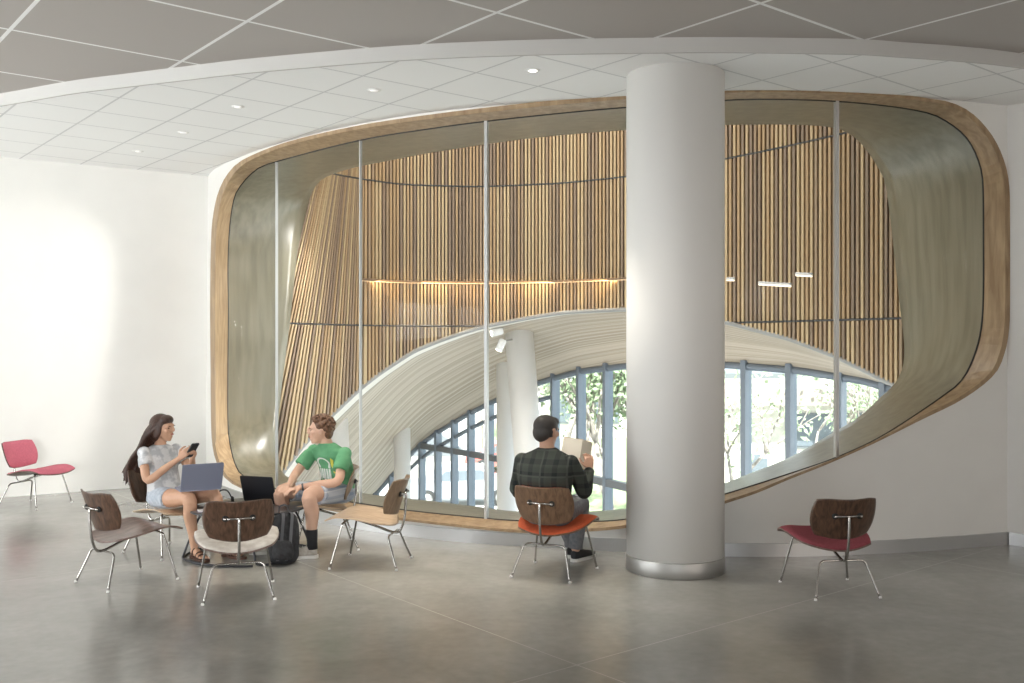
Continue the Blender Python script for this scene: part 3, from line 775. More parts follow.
def make_chair(label, loc, heading, style):
    e = empty('lounge_chair', (loc[0], loc[1], 0), R(heading-90)); tag(e, label, 'chair', 'low plywood lounge chairs with chrome legs')
    sw, bw, pad, bpad = style
    link('seat', cached(('seat', sw), lambda: smooth_me(*shell(seat_fn, .011), 'seat', M[sw])), e)
    bk = link('backrest', cached(('back', bw), lambda: smooth_me(*shell(back_fn, .010, side=1), 'backrest', M[bw])), e)
    if pad: link('seat_pad', cached(('pad', pad), lambda: smooth_me(*shell(lambda x, y: seat_fn(x*1.0, y*1.0)+V((0, 0, .0015)), .026, taper=True), 'seat_pad', M[pad])), e)
    if bpad: link('backrest_pad', cached(('bpad', bpad), lambda: smooth_me(*shell(lambda x, y: back_fn(x*.995, y*.995)+V((0, .002, 0)), .022, taper=True, side=1), 'backrest_pad', M[bpad])), e)
    for s in (-1, 1):
        l1 = link('leg', cached(('lr', s), lambda: MB().tube(leg_path_rear(s), .0076, 10).mesh('leg', M['chrome'])), e)
        link('glide', cached(('gr', s), lambda: MB().lathe([(.010, 0), (.011, .004), (.0085, .014)], (s*.2275, -.290, 0), seg=14).mesh('glide', M['white'])), l1)
        l2 = link('leg', cached(('lf', s), lambda: MB().tube(leg_path_front(s), .0076, 10).mesh('leg', M['chrome'])), e)
        link('glide', cached(('gf', s), lambda: MB().lathe([(.010, 0), (.011, .004), (.0085, .014)], (s*.2525, .2185, 0), seg=14).mesh('glide', M['white'])), l2)
    link('spine', cached('spine', lambda: MB().tube(catmull([(0, -.302, .545), (0, -.305, .50), (0, -.296, .38), (0, -.275, .29), (0, -.245, .245), (0, -.19, .245), (0, -.08, .282), (0, .04, .318), (0, .135, .343)], 6), .0095, 10).mesh('spine', M['chrome'])), e)
    bm_ = link('back_mount', cached('mount', lambda: MB().tube([(-.085, -.298, .548), (.085, -.298, .548)], .0075, 10).ell((-.088, -.296, .548), .012).ell((.088, -.296, .548), .012).mesh('back_mount', M['chrome'])), e)
    for s in (-1, 1):
        link('rubber_mount', cached(('rm', s), lambda: MB().lathe([(.022, 0), (.02, .012), (.012, .016)], (s*.085, -.276, .548), (0, -1, 0), 18).mesh('rubber_mount', M['rubber'])), bm_)
    for y in (.13, -.02):
        link('rubber_mount', cached(('sm', y), lambda: MB().lathe([(.02, 0), (.02, .012)], (0, y, .342 if y > 0 else .315), (0, 0, 1), 18).mesh('rubber_mount', M['rubber'])), e)
    return e
make_chair('pink upholstered lounge chair alone against the bright left wall', (-4.98, 10.28), -16, ('walnut', 'walnut', 'pink', 'pink'))
make_chair('empty dark walnut lounge chair turned three-quarters, nearest the left edge of the group', (-2.73, 7.02), 50, ('walnut_seat', 'walnut', None, None))
make_chair('dark walnut lounge chair with pale cream seat, its back to the viewer at the table', (-1.87, 6.67), 108, ('walnut_seat', 'walnut', 'cream_pad', None))
make_chair('light wood lounge chair under the seated girl in the grey shirt', (-2.78, 7.97), -32, ('pale_wood', 'walnut', None, None))
make_chair('light wood lounge chair under the boy in the green shirt', (-1.60, 8.15), 197, ('pale_wood', 'tan_wood', None, None))
make_chair('empty light wood lounge chair facing the table, in front of the oak sill', (-1.115, 7.56), 172, ('pale_wood', 'tan_wood', None, None))
make_chair('orange seated lounge chair carrying the man who reads', (.32, 7.27), 66, ('man_back', 'man_back', 'orange', 'orange'))
make_chair('empty lounge chair with rose red seat and walnut back, right of the column', (2.18, 6.76), 98, ('walnut_seat', 'walnut', 'maroon', None))

# ------------------------------------------------------------------ table
M['table_top'] = mat('black_laminate', (.045, .05, .06), .28)
TC = V((-2.12, 7.88, 0)); TZ = .385
te = empty('coffee_table', TC, R(20)); tag(te, 'low round black coffee table on a bent wire base between the chairs', 'table')
MB().lathe([(.43, 0), (.455, .004), (.46, .012), (.455, .02), (.44, .021)], (0, 0, TZ-.021), seg=72).obj('table_top', M['table_top'], te)
for k in range(4):
    a = k*PI/2
    def q(rr_, ang, z): return V((rr_*math.cos(a+ang), rr_*math.sin(a+ang), z))
    MB().tube(catmull([q(.17, 0, TZ-.03), q(.30, 0, TZ-.035), q(.37, 0, TZ-.06), q(.44, 0, .17), q(.49, .02, .04), q(.50, .09, .012), q(.48, .35, .009), q(.47, PI/4, .009), q(.48, PI/2-.35, .009), q(.50, PI/2-.02, .009)], 6), .009, 8).obj('wire_leg', M['black_metal'], te)
for k in range(2):
    a = k*PI/2+.0
    MB().tube([V((-.2*math.cos(a), -.2*math.sin(a), TZ-.03)), V((.2*math.cos(a), .2*math.sin(a), TZ-.03))], .009, 8).obj('cross_rod', M['black_metal'], te)

# ------------------------------------------------------------------ laptops and small things
M['alu_blue'] = mat('blue_grey_laptop_shell', (.25, .27, .36), .4, .3); M['laptop_black'] = mat('black_laptop_shell', (.012, .013, .017), .4)
M['keys'] = mat('keyboard_grey', (.45, .46, .48), .5); M['screen'] = mat('screen_glass', (.02, .02, .03), .15)
def rbox(hw, hd, h, r=.012):
    poly = []
    for cx, cy, a0 in ((hw-r, hd-r, 0), (-hw+r, hd-r, 90), (-hw+r, -hd+r, 180), (hw-r, -hd+r, 270)):
        for k in range(6): a = R(a0+k*18); poly.append((cx+r*math.cos(a), cy+r*math.sin(a)))
    return poly
def laptop(loc, heading, tilt, m, kb, label, open_deg=105, ws=.155, ds=.108, lid_h=.108):
    """heading: the way the user looks; the lid stands at the far side of the base"""
    e = empty('laptop', loc, R(heading-90)); e.rotation_euler = (R(tilt), 0, R(heading-90)); tag(e, label, 'laptop')
    ba = MB().prism(rbox(ws, ds, 0), 0, .014).obj('laptop_base', m, e)
    k = MB()
    for r_i in range(5):
        for c_i in range(13):
            k.box((-ws+.02+c_i*(2*ws-.04)/13, -.01+r_i*.02, .014), (-ws+.02+(c_i+.85)*(2*ws-.04)/13, -.01+r_i*.02+.016, .0155))
    k.obj('keyboard', kb, ba)
    MB().box((-.045, -.09, .0135), (.045, -.03, .0148)).obj('touchpad', M['keys'], ba)
    T = Matrix.Translation((0, ds, .012)) @ Matrix.Rotation(R(open_deg-180)+PI, 4, 'X')
    T = Matrix.Translation((0, ds, .014)) @ Matrix.Rotation(R(180-open_deg), 4, 'X') @ Matrix.Translation((0, lid_h, 0))
    # lid lies over +Y when open 180, rotates up about the hinge
    T = Matrix.Translation((0, ds, .014)) @ Matrix.Rotation(R(180-open_deg), 4, 'X') @ Matrix.Translation((0, lid_h, -.004))
    ld = MB().prism(rbox(ws, lid_h, 0), -.003, .004, T).obj('lid', m, e)
    MB().prism(rbox(ws-.01, lid_h-.01, 0, .004), .004, .005, T).obj('screen', M['screen'], ld)
    return e
LB = laptop((-2.50, 7.80, .535), -60, 0, M['alu_blue'], M['screen'], 'blue grey laptop open on the lap of the seated girl', 112, .158, .11, .112)
LB2 = laptop((-2.02, 8.12, TZ), 250, 0, M['laptop_black'], M['keys'], 'black laptop open on the coffee table in front of the boy', 106, .155, .108, .112)

M['mauve'] = mat('mauve_paper', (.50, .38, .50), .6)
nb = empty('notebook', (-2.38, 7.66, TZ), R(25)); tag(nb, 'small mauve notebook lying on the table edge beside the girl', 'notebook')
MB().prism(rbox(.075, .05, 0, .006), 0, .003).obj('cover', M['mauve'], nb); MB().prism(rbox(.073, .048, 0, .004), .003, .010).obj('pages', M['white'], nb)
gl = MB(); 
def ring(c, rx, rz, n=20): return [V((c[0]+rx*math.cos(2*PI*i/n), c[1], c[2]+rz*math.sin(2*PI*i/n))) for i in range(n)]
hp = empty('headphones', (-2.36, 8.02, TZ), R(20)); tag(hp, 'thin dark looped headband of headphones standing on the table behind the notebook', 'headphones')
MB().tube(catmull([(-.045, 0, .02), (-.05, 0, .06), (-.03, 0, .10), (0, 0, .11), (.03, .0, .10), (.055, 0, .06), (.07, 0, .015)], 5), .006, 8).obj('headband', M['black_metal'], hp)
for x in (-.045, .07): MB().lathe([(.02, -.012), (.028, 0), (.02, .012)], (x, 0, .028), (1, 0, .1), 18).obj('ear_cup', M['rubber'], hp)

# backpack
M['pack'] = noise_mat('black_nylon', (.012, .012, .014), (.03, .03, .034), nscale=30, rough=.7, bump=.3)
M['strap'] = mat('grey_strap', (.10, .10, .11), .7)
bp = empty('backpack', (-1.76, 7.54, 0), R(12)); bp.scale = (.82, .9, .98); tag(bp, 'black backpack slumped on the floor against the boy\'s shin', 'backpack')
b = MB()
b.loft([((0, 0, .012), .115, .08, (1, 0, 0), (0, 1, 0)), ((0, 0, .05), .145, .105, (1, 0, 0), (0, 1, 0)), ((.0, 0, .18), .15, .11, (1, 0, 0), (0, 1, 0)), ((.01, .01, .30), .135, .095, (1, 0, 0), (0, 1, 0)), ((.02, .015, .37), .10, .07, (1, 0, 0), (0, 1, 0)), ((.025, .015, .40), .05, .035, (1, 0, 0), (0, 1, 0))], seg=28)
link('bag_body', remesh(b.mesh('bag_body'), .012, 4, mats=[M['pack']]), bp)
b = MB().loft([((0, -.10, .05), .09, .04, (1, 0, 0), (0, 1, 0)), ((0, -.115, .10), .10, .05, (1, 0, 0), (0, 1, 0)), ((0, -.11, .20), .09, .04, (1, 0, 0), (0, 1, 0))], seg=20)
link('front_pocket', remesh(b.mesh('front_pocket'), .012, 3, mats=[M['pack']]), bp)
for x in (-.05, .03):
    b = MB(); path = catmull([(x, .02, .38), (x+.05, -.06, .40), (x+.045, -.12, .28), (x+.03, -.13, .14), (x, -.10, .04)], 6)
    vs = []
    for i, p in enumerate(path): vs += [p+V((-.014, -.002, 0)), p+V((.014, -.002, 0)), p+V((.014, .003, 0)), p+V((-.014, .003, 0))]
    b.add(vs, [(4*i+k, 4*i+(k+1) % 4, 4*i+4+(k+1) % 4, 4*i+4+k) for i in range(len(path)-1) for k in range(4)])
    b.obj('shoulder_strap', M['strap'], bp)
b = MB(); b.tube(catmull([(-.04, .0, .395), (-.03, -.01, .45), (.03, -.01, .455), (.05, .0, .40)], 5), .007, 8).obj('grab_handle', M['strap'], bp)

# ------------------------------------------------------------------ people
def skin(name, c): return noise_mat(name, tuple(x*.9 for x in c), c, nscale=9, rough=.5, spec=.35)
M['skin_g'] = skin('tan_skin', (.56, .33, .22)); M['skin_b'] = skin('fair_skin', (.64, .40, .29)); M['skin_m'] = skin('olive_skin', (.50, .29, .20))
M['eye'] = mat('eye_dark', (.03, .02, .015), .2); M['lip'] = mat('lip', (.42, .16, .13), .5)

def limb(b, pts, rs, seg=14, M_=None):
    """tapering limb with rounded joints"""
    pts = [V(p) for p in pts]
    b.tube(catmull(pts, 4) if len(pts) > 2 else pts, [interp(list(enumerate(rs)), i/4 if len(pts) > 2 else i) for i in range((len(pts)-1)*4+1 if len(pts) > 2 else 2)], seg)
    b.ell(pts[0], rs[0], seg=12, rings=8); b.ell(pts[-1], rs[-1], seg=12, rings=8)

def frame(d, up):
    d = V(d).normalized(); s_ = d.cross(V(up)).normalized(); u = s_.cross(d)
    return d, s_, u

def hand(b, wrist, d, palm_n, curl=.6, s=1.0, thumb_side=1, spread=.0, thumb_in=.5):
    """palm, four fingers of their own lengths and a thumb; d points along the hand, palm_n out of the palm"""
    d = V(d).normalized(); n = (V(palm_n)-d*V(palm_n).dot(d)).normalized(); sd = d.cross(n)*thumb_side; w_ = V(wrist)
    b.loft([(w_, .026*s, .019*s, sd, n), (w_+d*.03*s, .034*s, .016*s, sd, n), (w_+d*.075*s, .041*s, .013*s, sd, n), (w_+d*.092*s, .038*s, .010*s, sd, n)], seg=14)
    for i, (off, ln) in enumerate(((.030, .070), (.010, .078), (-.010, .072), (-.029, .057))):
        p = w_+d*(.082-abs(off)*.15)*s+sd*off*s; dd = d.copy(); path = [p-d*.01]; path.append(p)
        dd = (d+sd*off*spread*20).normalized()
        for k, fr in enumerate((.45, .32, .23)):
            a = curl*(.7+.25*k+.06*i)
            dd = (dd*math.cos(a)+n*math.sin(a)).normalized() if k == 0 else (Matrix.Rotation(a, 3, d.cross(n)) @ dd).normalized()
            p = p+dd*ln*fr*s; path.append(p)
        b.tube(path, [.0088*s, .0088*s, .0082*s, .0076*s, .0066*s], 8)
        b.ell(path[-1], .0066*s, seg=8, rings=6)
    t0 = w_+d*.025*s+sd*.024*s; t1 = t0+(sd*.75+d*.6+n*.2*thumb_in).normalized()*.038*s; t2 = t1+(d*.8+sd*.25+n*thumb_in).normalized()*.032*s; t3 = t2+(d*.8-sd*.1+n*thumb_in).normalized()*.024*s
    b.tube([t0, t1, t2, t3], [.015*s, .0115*s, .0098*s, .0075*s], 8); b.ell(t3, .0075*s, seg=8, rings=6)

def head_mesh(b, c, fd, up, s=1.0, fem=False):
    """c: middle of the skull; fd: where the face looks"""
    fd, sd, up = frame(fd, up)
    Q = Matrix((sd, fd, up)).transposed()
    def E(o, r): b.ell(V(c)+(sd*o[0]+fd*o[1]+up*o[2])*s, V(r)*s, Q, seg=20, rings=14)
    E((0, -.012, .018), (.076, .096, .088)); E((0, .022, -.015), (.066, .070, .082)); E((0, .036, -.062), (.046 if fem else .052, .048, .048))
    E((0, .066, -.093), (.020, .020, .017)); E((0, -.03, -.03), (.062, .066, .06))
    E((0, .078, .030), (.044, .018, .014))                     # brow
    E((0, .097, .004), (.010, .016, .028)); E((0, .106, -.014), (.013, .013, .010)); E((.010, .098, -.017), (.008, .010, .007)); E((-.010, .098, -.017), (.008, .010, .007))
    for k in (1, -1):
        E((k*.040, .066, -.012), (.020, .022, .022))           # cheek
        E((k*.077, -.004, -.004), (.009, .020, .032)); E((k*.082, -.010, .012), (.007, .018, .014))
    E((0, .088, -.046), (.022, .012, .012)); E((0, .078, -.070), (.024, .016, .016))
    return fd, sd, up
def face_parts(par, c, fd, up, s=1.0, brow=(.06, .04, .03)):
    fd, sd, up = frame(fd, up); Q = Matrix((sd, fd, up)).transposed()
    def E(b, o, r): b.ell(V(c)+(sd*o[0]+fd*o[1]+up*o[2])*s, V(r)*s, Q, seg=12, rings=8); return b
    for k in (1, -1):
        E(MB(), (k*.030, .079, .006), (.010, .006, .005)).obj('eye', M['eye'], par)
        E(MB(), (k*.030, .0885, .024), (.016, .005, .003)).obj('eyebrow', M['eye'], par)
    E(MB(), (0, .096, -.046), (.021, .008, .0075)).obj('mouth', M['lip'], par)

def local(e):    # person's own axes
    return e
def body_obj(name, b, m, par, voxel=.0062, sm=3):
    return link(name, remesh(b.mesh(name), voxel, sm, mats=[m]), par)

X3, Y3, Z3 = V((1, 0, 0)), V((0, 1, 0)), V((0, 0, 1))
def torso_rings(hip, chest_top, a_list, b_list, bend=.03):
    n = len(a_list); out = []
    for i in range(n):
        t = i/(n-1); p = V(hip).lerp(V(chest_top), t)+Y3*(-bend*math.sin(PI*t))
        out.append((p, a_list[i], b_list[i], X3, Y3))
    return out

def shoe(b, heel, d, s=1.0, r=.040):
    d = V(d).normalized(); sd = V((d.y, -d.x, 0)).normalized(); h = V(heel)
    b.loft([(h-d*.035*s+Z3*.045*s, .020*s, .030*s, sd, Z3), (h-d*.02*s+Z3*.042*s, .032*s, .040*s, sd, Z3), (h+d*.04*s+Z3*.046*s, .037*s, .045*s, sd, Z3), (h+d*.10*s+Z3*.036*s, .042*s, .034*s, sd, Z3), (h+d*.16*s+Z3*.030*s, .043*s, .027*s, sd, Z3), (h+d*.205*s+Z3*.025*s, .032*s, .020*s, sd, Z3), (h+d*.222*s+Z3*.022*s, .016*s, .012*s, sd, Z3)], seg=18)
    return h, d, sd
def sole(heel, d, m, par, s=1.0):
    d = V(d).normalized(); sd = V((d.y, -d.x, 0)); h = V(heel); poly = []
    prof = [(-.045, .0), (-.04, .02), (-.02, .034), (.04, .036), (.10, .042), (.16, .046), (.20, .036), (.228, .012)]
    pts_ = [(u, v) for u, v in prof]+[(u, -v) for u, v in reversed(prof) if v > 0]
    poly = [((h+d*u*s+sd*v*s).x, (h+d*u*s+sd*v*s).y) for u, v in pts_]
    return MB().prism(poly, h.z, h.z+.022*s).obj('sole', m, par)

# ---- the girl: seated, looking right, phone in both hands, legs over the table edge
ge = empty('person', (-2.76, 7.97, 0), R(-34-90)); tag(ge, 'person with long dark hair in a light grey patterned shirt looking at a phone', 'person')
headc = V((.0, -.125, 1.0))
b = MB()
b.loft([((0, -.08, .405), .10, .09, X3, Y3), ((0, -.085, .45), .15, .11, X3, Y3), ((0, -.11, .55), .125, .088, X3, Y3), ((0, -.14, .66), .12, .085, X3, Y3), ((0, -.155, .75), .145, .088, X3, Y3), ((0, -.165, .82), .15, .065, X3, Y3), ((0, -.165, .85), .07, .05, X3, Y3), ((0, -.160, .87), .045, .045, X3, Y3), ((0, -.148, .94), .042, .044, X3, Y3)], seg=24)
ghd = (-.30, 1, -.06)          # she looks along her chest, a touch to her left
gf, gs, gu = head_mesh(b, headc, ghd, (0, .06, 1), .96, True)
LS, RS = V((-.155, -.16, .815)), V((.155, -.16, .815))
# arms: elbows down, hands raised together in front of the chest
RE_, LE_ = V((.20, -.04, .60)), V((-.20, -.02, .60)); RW, LW_ = V((.065, .17, .775)), V((-.055, .18, .775))
limb(b, [RS-Z3*.015, (RS+RE_)/2+V((.015, 0, 0)), RE_, (RE_+RW)/2, RW], [.033, .036, .034, .030, .020]); limb(b, [LS-Z3*.015, (LS+LE_)/2-V((.015, 0, 0)), LE_, (LE_+LW_)/2, LW_], [.033, .036, .034, .030, .020])
hand(b, RW, (-.25, .55, .55), (-1, .1, .2), .75, .92, 1); hand(b, LW_, (.2, .55, .55), (1, .1, .2), .75, .92, -1)
# legs
for sx, kn, an, toe in ((1, V((.115, .355, .475)), V((.06, .35, .085)), V((.25, 1, 0))), (-1, V((-.115, .37, .475)), V((-.13, .50, .085)), V((.0, 1, 0)))):
    hp_ = V((sx*.085, -.06, .445))
    limb(b, [hp_, (hp_+kn)/2, kn, kn.lerp(an, .35)+V((0, -.012, 0)), kn.lerp(an, .7), an], [.088, .074, .054, .052, .038, .030])
    h_ = an-V((0, 0, .085)); dd = toe.normalized(); sd = V((dd.y, -dd.x, 0))
    b.loft([(h_-dd*.03+Z3*.05, .022, .026, sd, Z3), (h_+dd*.0+Z3*.055, .030, .038, sd, Z3), (h_+dd*.06+Z3*.05, .030, .030, sd, Z3), (h_+dd*.12+Z3*.036, .038, .018, sd, Z3), (h_+dd*.165+Z3*.032, .036, .012, sd, Z3)], seg=14)
    for k in range(5): b.tube([h_+dd*.155+sd*(k-2)*.015*sx+Z3*.032, h_+dd*(.20-.008*k)+sd*(k-2)*.015*sx+Z3*.028], [.0085, .007], 8)
body_obj('body', b, M['skin_g'], ge, .0058)
face_parts(ge, headc, ghd, (0, .06, 1), .96)
M['shirt_g'] = noise_mat('grey_print_cotton', (.42, .43, .45), (.66, .66, .67), nscale=16, rough=.9, lo=.42, hi=.56)
b = MB()
b.loft([((0, -.085, .47), .158, .125, X3, Y3), ((0, -.10, .52), .148, .115, X3, Y3), ((0, -.115, .56), .142, .108, X3, Y3), ((0, -.14, .66), .138, .105, X3, Y3), ((0, -.148, .74), .160, .110, X3, Y3), ((0, -.163, .815), .165, .078, X3, Y3), ((0, -.165, .848), .10, .062, X3, Y3), ((0, -.162, .862), .062, .055, X3, Y3)], seg=28)
for sx, sh, el in ((1, RS, RE_), (-1, LS, LE_)):
    d_, s_, u_ = frame(el-sh, (0, 1, .1)); b.ell(sh-Z3*.008, .052); b.loft([(sh+d_*.02, .042, .042, s_, u_), (sh+d_*.06, .056, .056, s_, u_), (sh+d_*.125, .058, .058, s_, u_)], seg=18)
body_obj('shirt', b, M['shirt_g'], ge, .0065, 3)
M['denim'] = noise_mat('light_denim', (.38, .43, .50), (.52, .56, .62), nscale=40, rough=.9)
b = MB(); b.loft([((0, -.085, .385), .13, .12, X3, Y3), ((0, -.085, .42), .165, .13, X3, Y3), ((0, -.088, .50), .155, .12, X3, Y3)], seg=24)
for sx, kn in ((1, V((.115, .355, .475))), (-1, V((-.115, .37, .475)))):
    hp_ = V((sx*.085, -.06, .445)); d_, s_, u_ = frame(kn-hp_, (0, 0, 1)); b.loft([(hp_-d_*.03, .088, .085, s_, u_), (hp_+d_*.08, .093, .088, s_, u_), (hp_+d_*.16, .091, .084, s_, u_)], seg=20)
body_obj('shorts', b, M['denim'], ge, .0065, 2)
# hair: cap and long strands over the back
M['hair_g'] = noise_mat('dark_brown_hair', (.022, .010, .007), (.075, .034, .022), (30, 30, 3), 6, .45, 6, .3)
b = MB(); Q = Matrix((gs, gf, gu)).transposed()
def HE(o, r, s=.96): b.ell(headc+(gs*o[0]+gf*o[1]+gu*o[2])*s, V(r)*s, Q, seg=20, rings=14)
HE((0, -.026, .030), (.088, .098, .092)); HE((0, .03, .070), (.070, .055, .045)); HE((0, -.055, -.04), (.080, .062, .09))
HE((.072, -.012, -.02), (.020, .048, .07)); HE((-.072, -.012, -.02), (.020, .048, .07))
rnd = random.Random(3)
for i in range(64):
    a = -1.5+3.0*i/63+rnd.uniform(-.04, .04)                # around the back of the head
    st = headc+(gs*math.sin(a)*.075-gf*math.cos(a)*.085+gu*rnd.uniform(-.02, .05))
    wv = rnd.uniform(-.012, .012); bx = math.sin(a)
    en = V((.135+bx*.075+rnd.uniform(-.02, .02), -.345+rnd.uniform(-.03, .03), .58+rnd.uniform(-.06, .05)))
    mid1 = V((.05+bx*.11+wv, -.235+.04*abs(bx), .87)); mid2 = V((.10+bx*.11-wv, -.295+.02*abs(bx), .73))
    b.tube(catmull([st, (st+mid1)/2+V((bx*.012, -.02, 0)), mid1, mid2, en], 4), [.017, .018, .018, .018, .017, .017, .016, .016, .015, .015, .014, .013, .012, .010, .008, .006, .003], 6)
body_obj('hair', b, M['hair_g'], ge, .0065, 2)
M['sandal'] = mat('brown_leather_sandal', (.09, .04, .025), .6)
for an, toe in ((V((.06, .35, 0)), V((.25, 1, 0))), (V((-.13, .50, 0)), V((0, 1, 0)))):
    dd = toe.normalized(); sd = V((dd.y, -dd.x, 0)); sn = MB()
    prof = [(-.045, .0), (-.04, .02), (-.02, .032), (.04, .032), (.10, .042), (.16, .046), (.20, .036), (.222, .012)]
    poly = [((an+dd*u+sd*v).x, (an+dd*u+sd*v).y) for u, v in prof+[(u, -v) for u, v in reversed(prof) if v > 0]]
    sn.prism(poly, 0, .018)
    for u in (.03, .10, .145):
        sn.tube(catmull([an+dd*u-sd*.036+Z3*.02, an+dd*u-sd*.026+Z3*(.075-u*.2), an+dd*u+Z3*(.088-u*.25), an+dd*u+sd*.026+Z3*(.075-u*.2), an+dd*u+sd*.036+Z3*.02], 4), .007, 6)
    sn.obj('sandal', M['sandal'], ge)
# phone in her hands
hand_mid = (RW+LW_)/2+V((0, .075, .065))
pm = ge.matrix_basis.copy(); pm = Matrix.Translation(ge.location) @ Matrix.Rotation(R(-124), 4, 'Z')
def GW(v): return pm @ V(v)
ph = empty('phone', GW(hand_mid)); ph.rotation_euler = (R(50), R(0), R(-124)); tag(ph, 'dark phone held up in both hands of the girl', 'phone')
MB().prism(rbox(.037, .074, 0, .01), -.004, .004).obj('phone_body', M['laptop_black'], ph); MB().prism(rbox(.033, .068, 0, .006), .004, .0048).obj('screen', M['screen'], ph)

# ---- the boy: seated, head turned to his right, hands on the laptop
be = empty('person', (-1.52, 8.15, 0), R(235-90)); tag(be, 'person with curly brown hair in a green shirt working at the black laptop', 'person')
headc = V((.03, .065, .975)); bhd = (.75, .75, -.05); bup = (.05, .2, 1)
b = MB()
b.loft([((0, -.08, .40), .11, .10, X3, Y3), ((0, -.085, .45), .150, .115, X3, Y3), ((0, -.10, .56), .130, .10, X3, Y3), ((0, -.075, .67), .145, .10, X3, Y3), ((0, -.03, .76), .165, .10, X3, Y3), ((0, 0, .815), .17, .07, X3, Y3), ((0, .015, .848), .075, .055, X3, Y3), ((.005, .025, .865), .052, .053, X3, Y3), ((.015, .045, .93), .048, .052, X3, Y3)], seg=24)
bf, bs, bu = head_mesh(b, headc, bhd, bup, 1.0)
LS, RS = V((-.182, .0, .80)), V((.182, .0, .80))
RE_, LE_ = V((.235, .16, .60)), V((-.235, .14, .58)); RW, LW_ = V((.07, .37, .55)), V((-.03, .36, .54))
limb(b, [RS-Z3*.025, (RS+RE_)/2, RE_, (RE_+RW)/2, RW], [.034, .040, .038, .034, .023]); limb(b, [LS-Z3*.025, (LS+LE_)/2, LE_, (LE_+LW_)/2, LW_], [.034, .040, .038, .034, .023])
hand(b, RW, (-.35, .9, -.05), (0, 0, -1), .30, 1.0, -1); hand(b, LW_, (.15, .95, -.1), (0, 0, -1), .35, 1.0, 1)
for sx, kn, an in ((1, V((.17, .36, .49)), V((.18, .37, .10))), (-1, V((-.16, .37, .49)), V((-.19, .37, .10)))):
    hp_ = V((sx*.09, -.06, .45))
    limb(b, [hp_, (hp_+kn)/2, kn, kn.lerp(an, .35)+V((0, -.015, 0)), kn.lerp(an, .7), an], [.088, .078, .060, .058, .042, .036])
body_obj('body', b, M['skin_b'], be, .006)
face_parts(be, headc, bhd, bup, 1.0)
M['green'] = noise_mat('green_cotton', (.10, .28, .14), (.14, .35, .185), nscale=12, rough=.95, spec=.2, bump=.1)
b = MB()
b.loft([((0, -.085, .455), .165, .13, X3, Y3), ((0, -.095, .50), .160, .125, X3, Y3), ((0, -.10, .58), .152, .12, X3, Y3), ((0, -.075, .67), .165, .118, X3, Y3), ((0, -.03, .76), .184, .115, X3, Y3), ((0, 0, .812), .187, .085, X3, Y3), ((0, .012, .850), .10, .065, X3, Y3), ((.0, .020, .868), .068, .060, X3, Y3)], seg=28)
for sx, sh, el in ((1, RS, RE_), (-1, LS, LE_)):
    d_, s_, u_ = frame(el-sh, (0, 1, .1)); b.ell(sh-Z3*.012, .056); b.loft([(sh+d_*.025, .046, .046, s_, u_), (sh+d_*.05, .060, .058, s_, u_), (sh+d_*.09, .066, .064, s_, u_), (sh+d_*.17, .070, .066, s_, u_)], seg=18)
tee = body_obj('shirt', b, M['green'], be, .007, 3)
# chest print: pale dome with stripes, yellow mark
M['print'] = mat('pale_shirt_print', (.70, .72, .68), .9); M['print_y'] = mat('yellow_shirt_print', (.70, .62, .10), .9)
def on_chest(x, z, off=.004):
    a_ = interp([(.455, .165), (.50, .160), (.58, .152), (.67, .165), (.76, .184), (.812, .187)], z); b_ = interp([(.455, .13), (.50, .125), (.58, .12), (.67, .118), (.76, .115), (.812, .085)], z); cy = interp([(.455, -.085), (.58, -.10), (.67, -.075), (.76, -.03), (.812, .0)], z)
    return V((x, cy+b_*math.sqrt(max(0, 1-(x/a_)**2))+off, z))
def patch(poly, m, nm):
    vs = [on_chest(x, z, .004) for x, z in poly]; vs2 = [on_chest(x, z, -.006) for x, z in poly]; n = len(poly)
    tris = tessellate_polygon([[V((x, z, 0)) for x, z in poly]])
    MB().add(vs+vs2, [tuple(t) for t in tris]+[tuple(i+n for i in t)[::-1] for t in tris]+[(i, (i+1) % n, (i+1) % n+n, i+n) for i in range(n)]).obj(nm, m, tee)
patch([(.015+.075*math.cos(PI*k/10), .70+.05*math.sin(PI*k/10)) for k in range(11)]+[(-.05, .66), (.08, .66)][::1], M['print'], 'shirt_print')
for k in range(5): patch([(-.048+k*.028, .655), (-.033+k*.028, .655), (-.033+k*.028, .56+.01*(k % 2)), (-.048+k*.028, .56+.01*(k % 2))], M['print'], 'shirt_print')
patch([(-.100, .73), (-.082, .75), (-.068, .69), (-.078, .62), (-.092, .62), (-.085, .69)], M['print_y'], 'shirt_print')
M['plaid_s'] = mat('pale_plaid_cotton', (.4, .43, .47), .9)
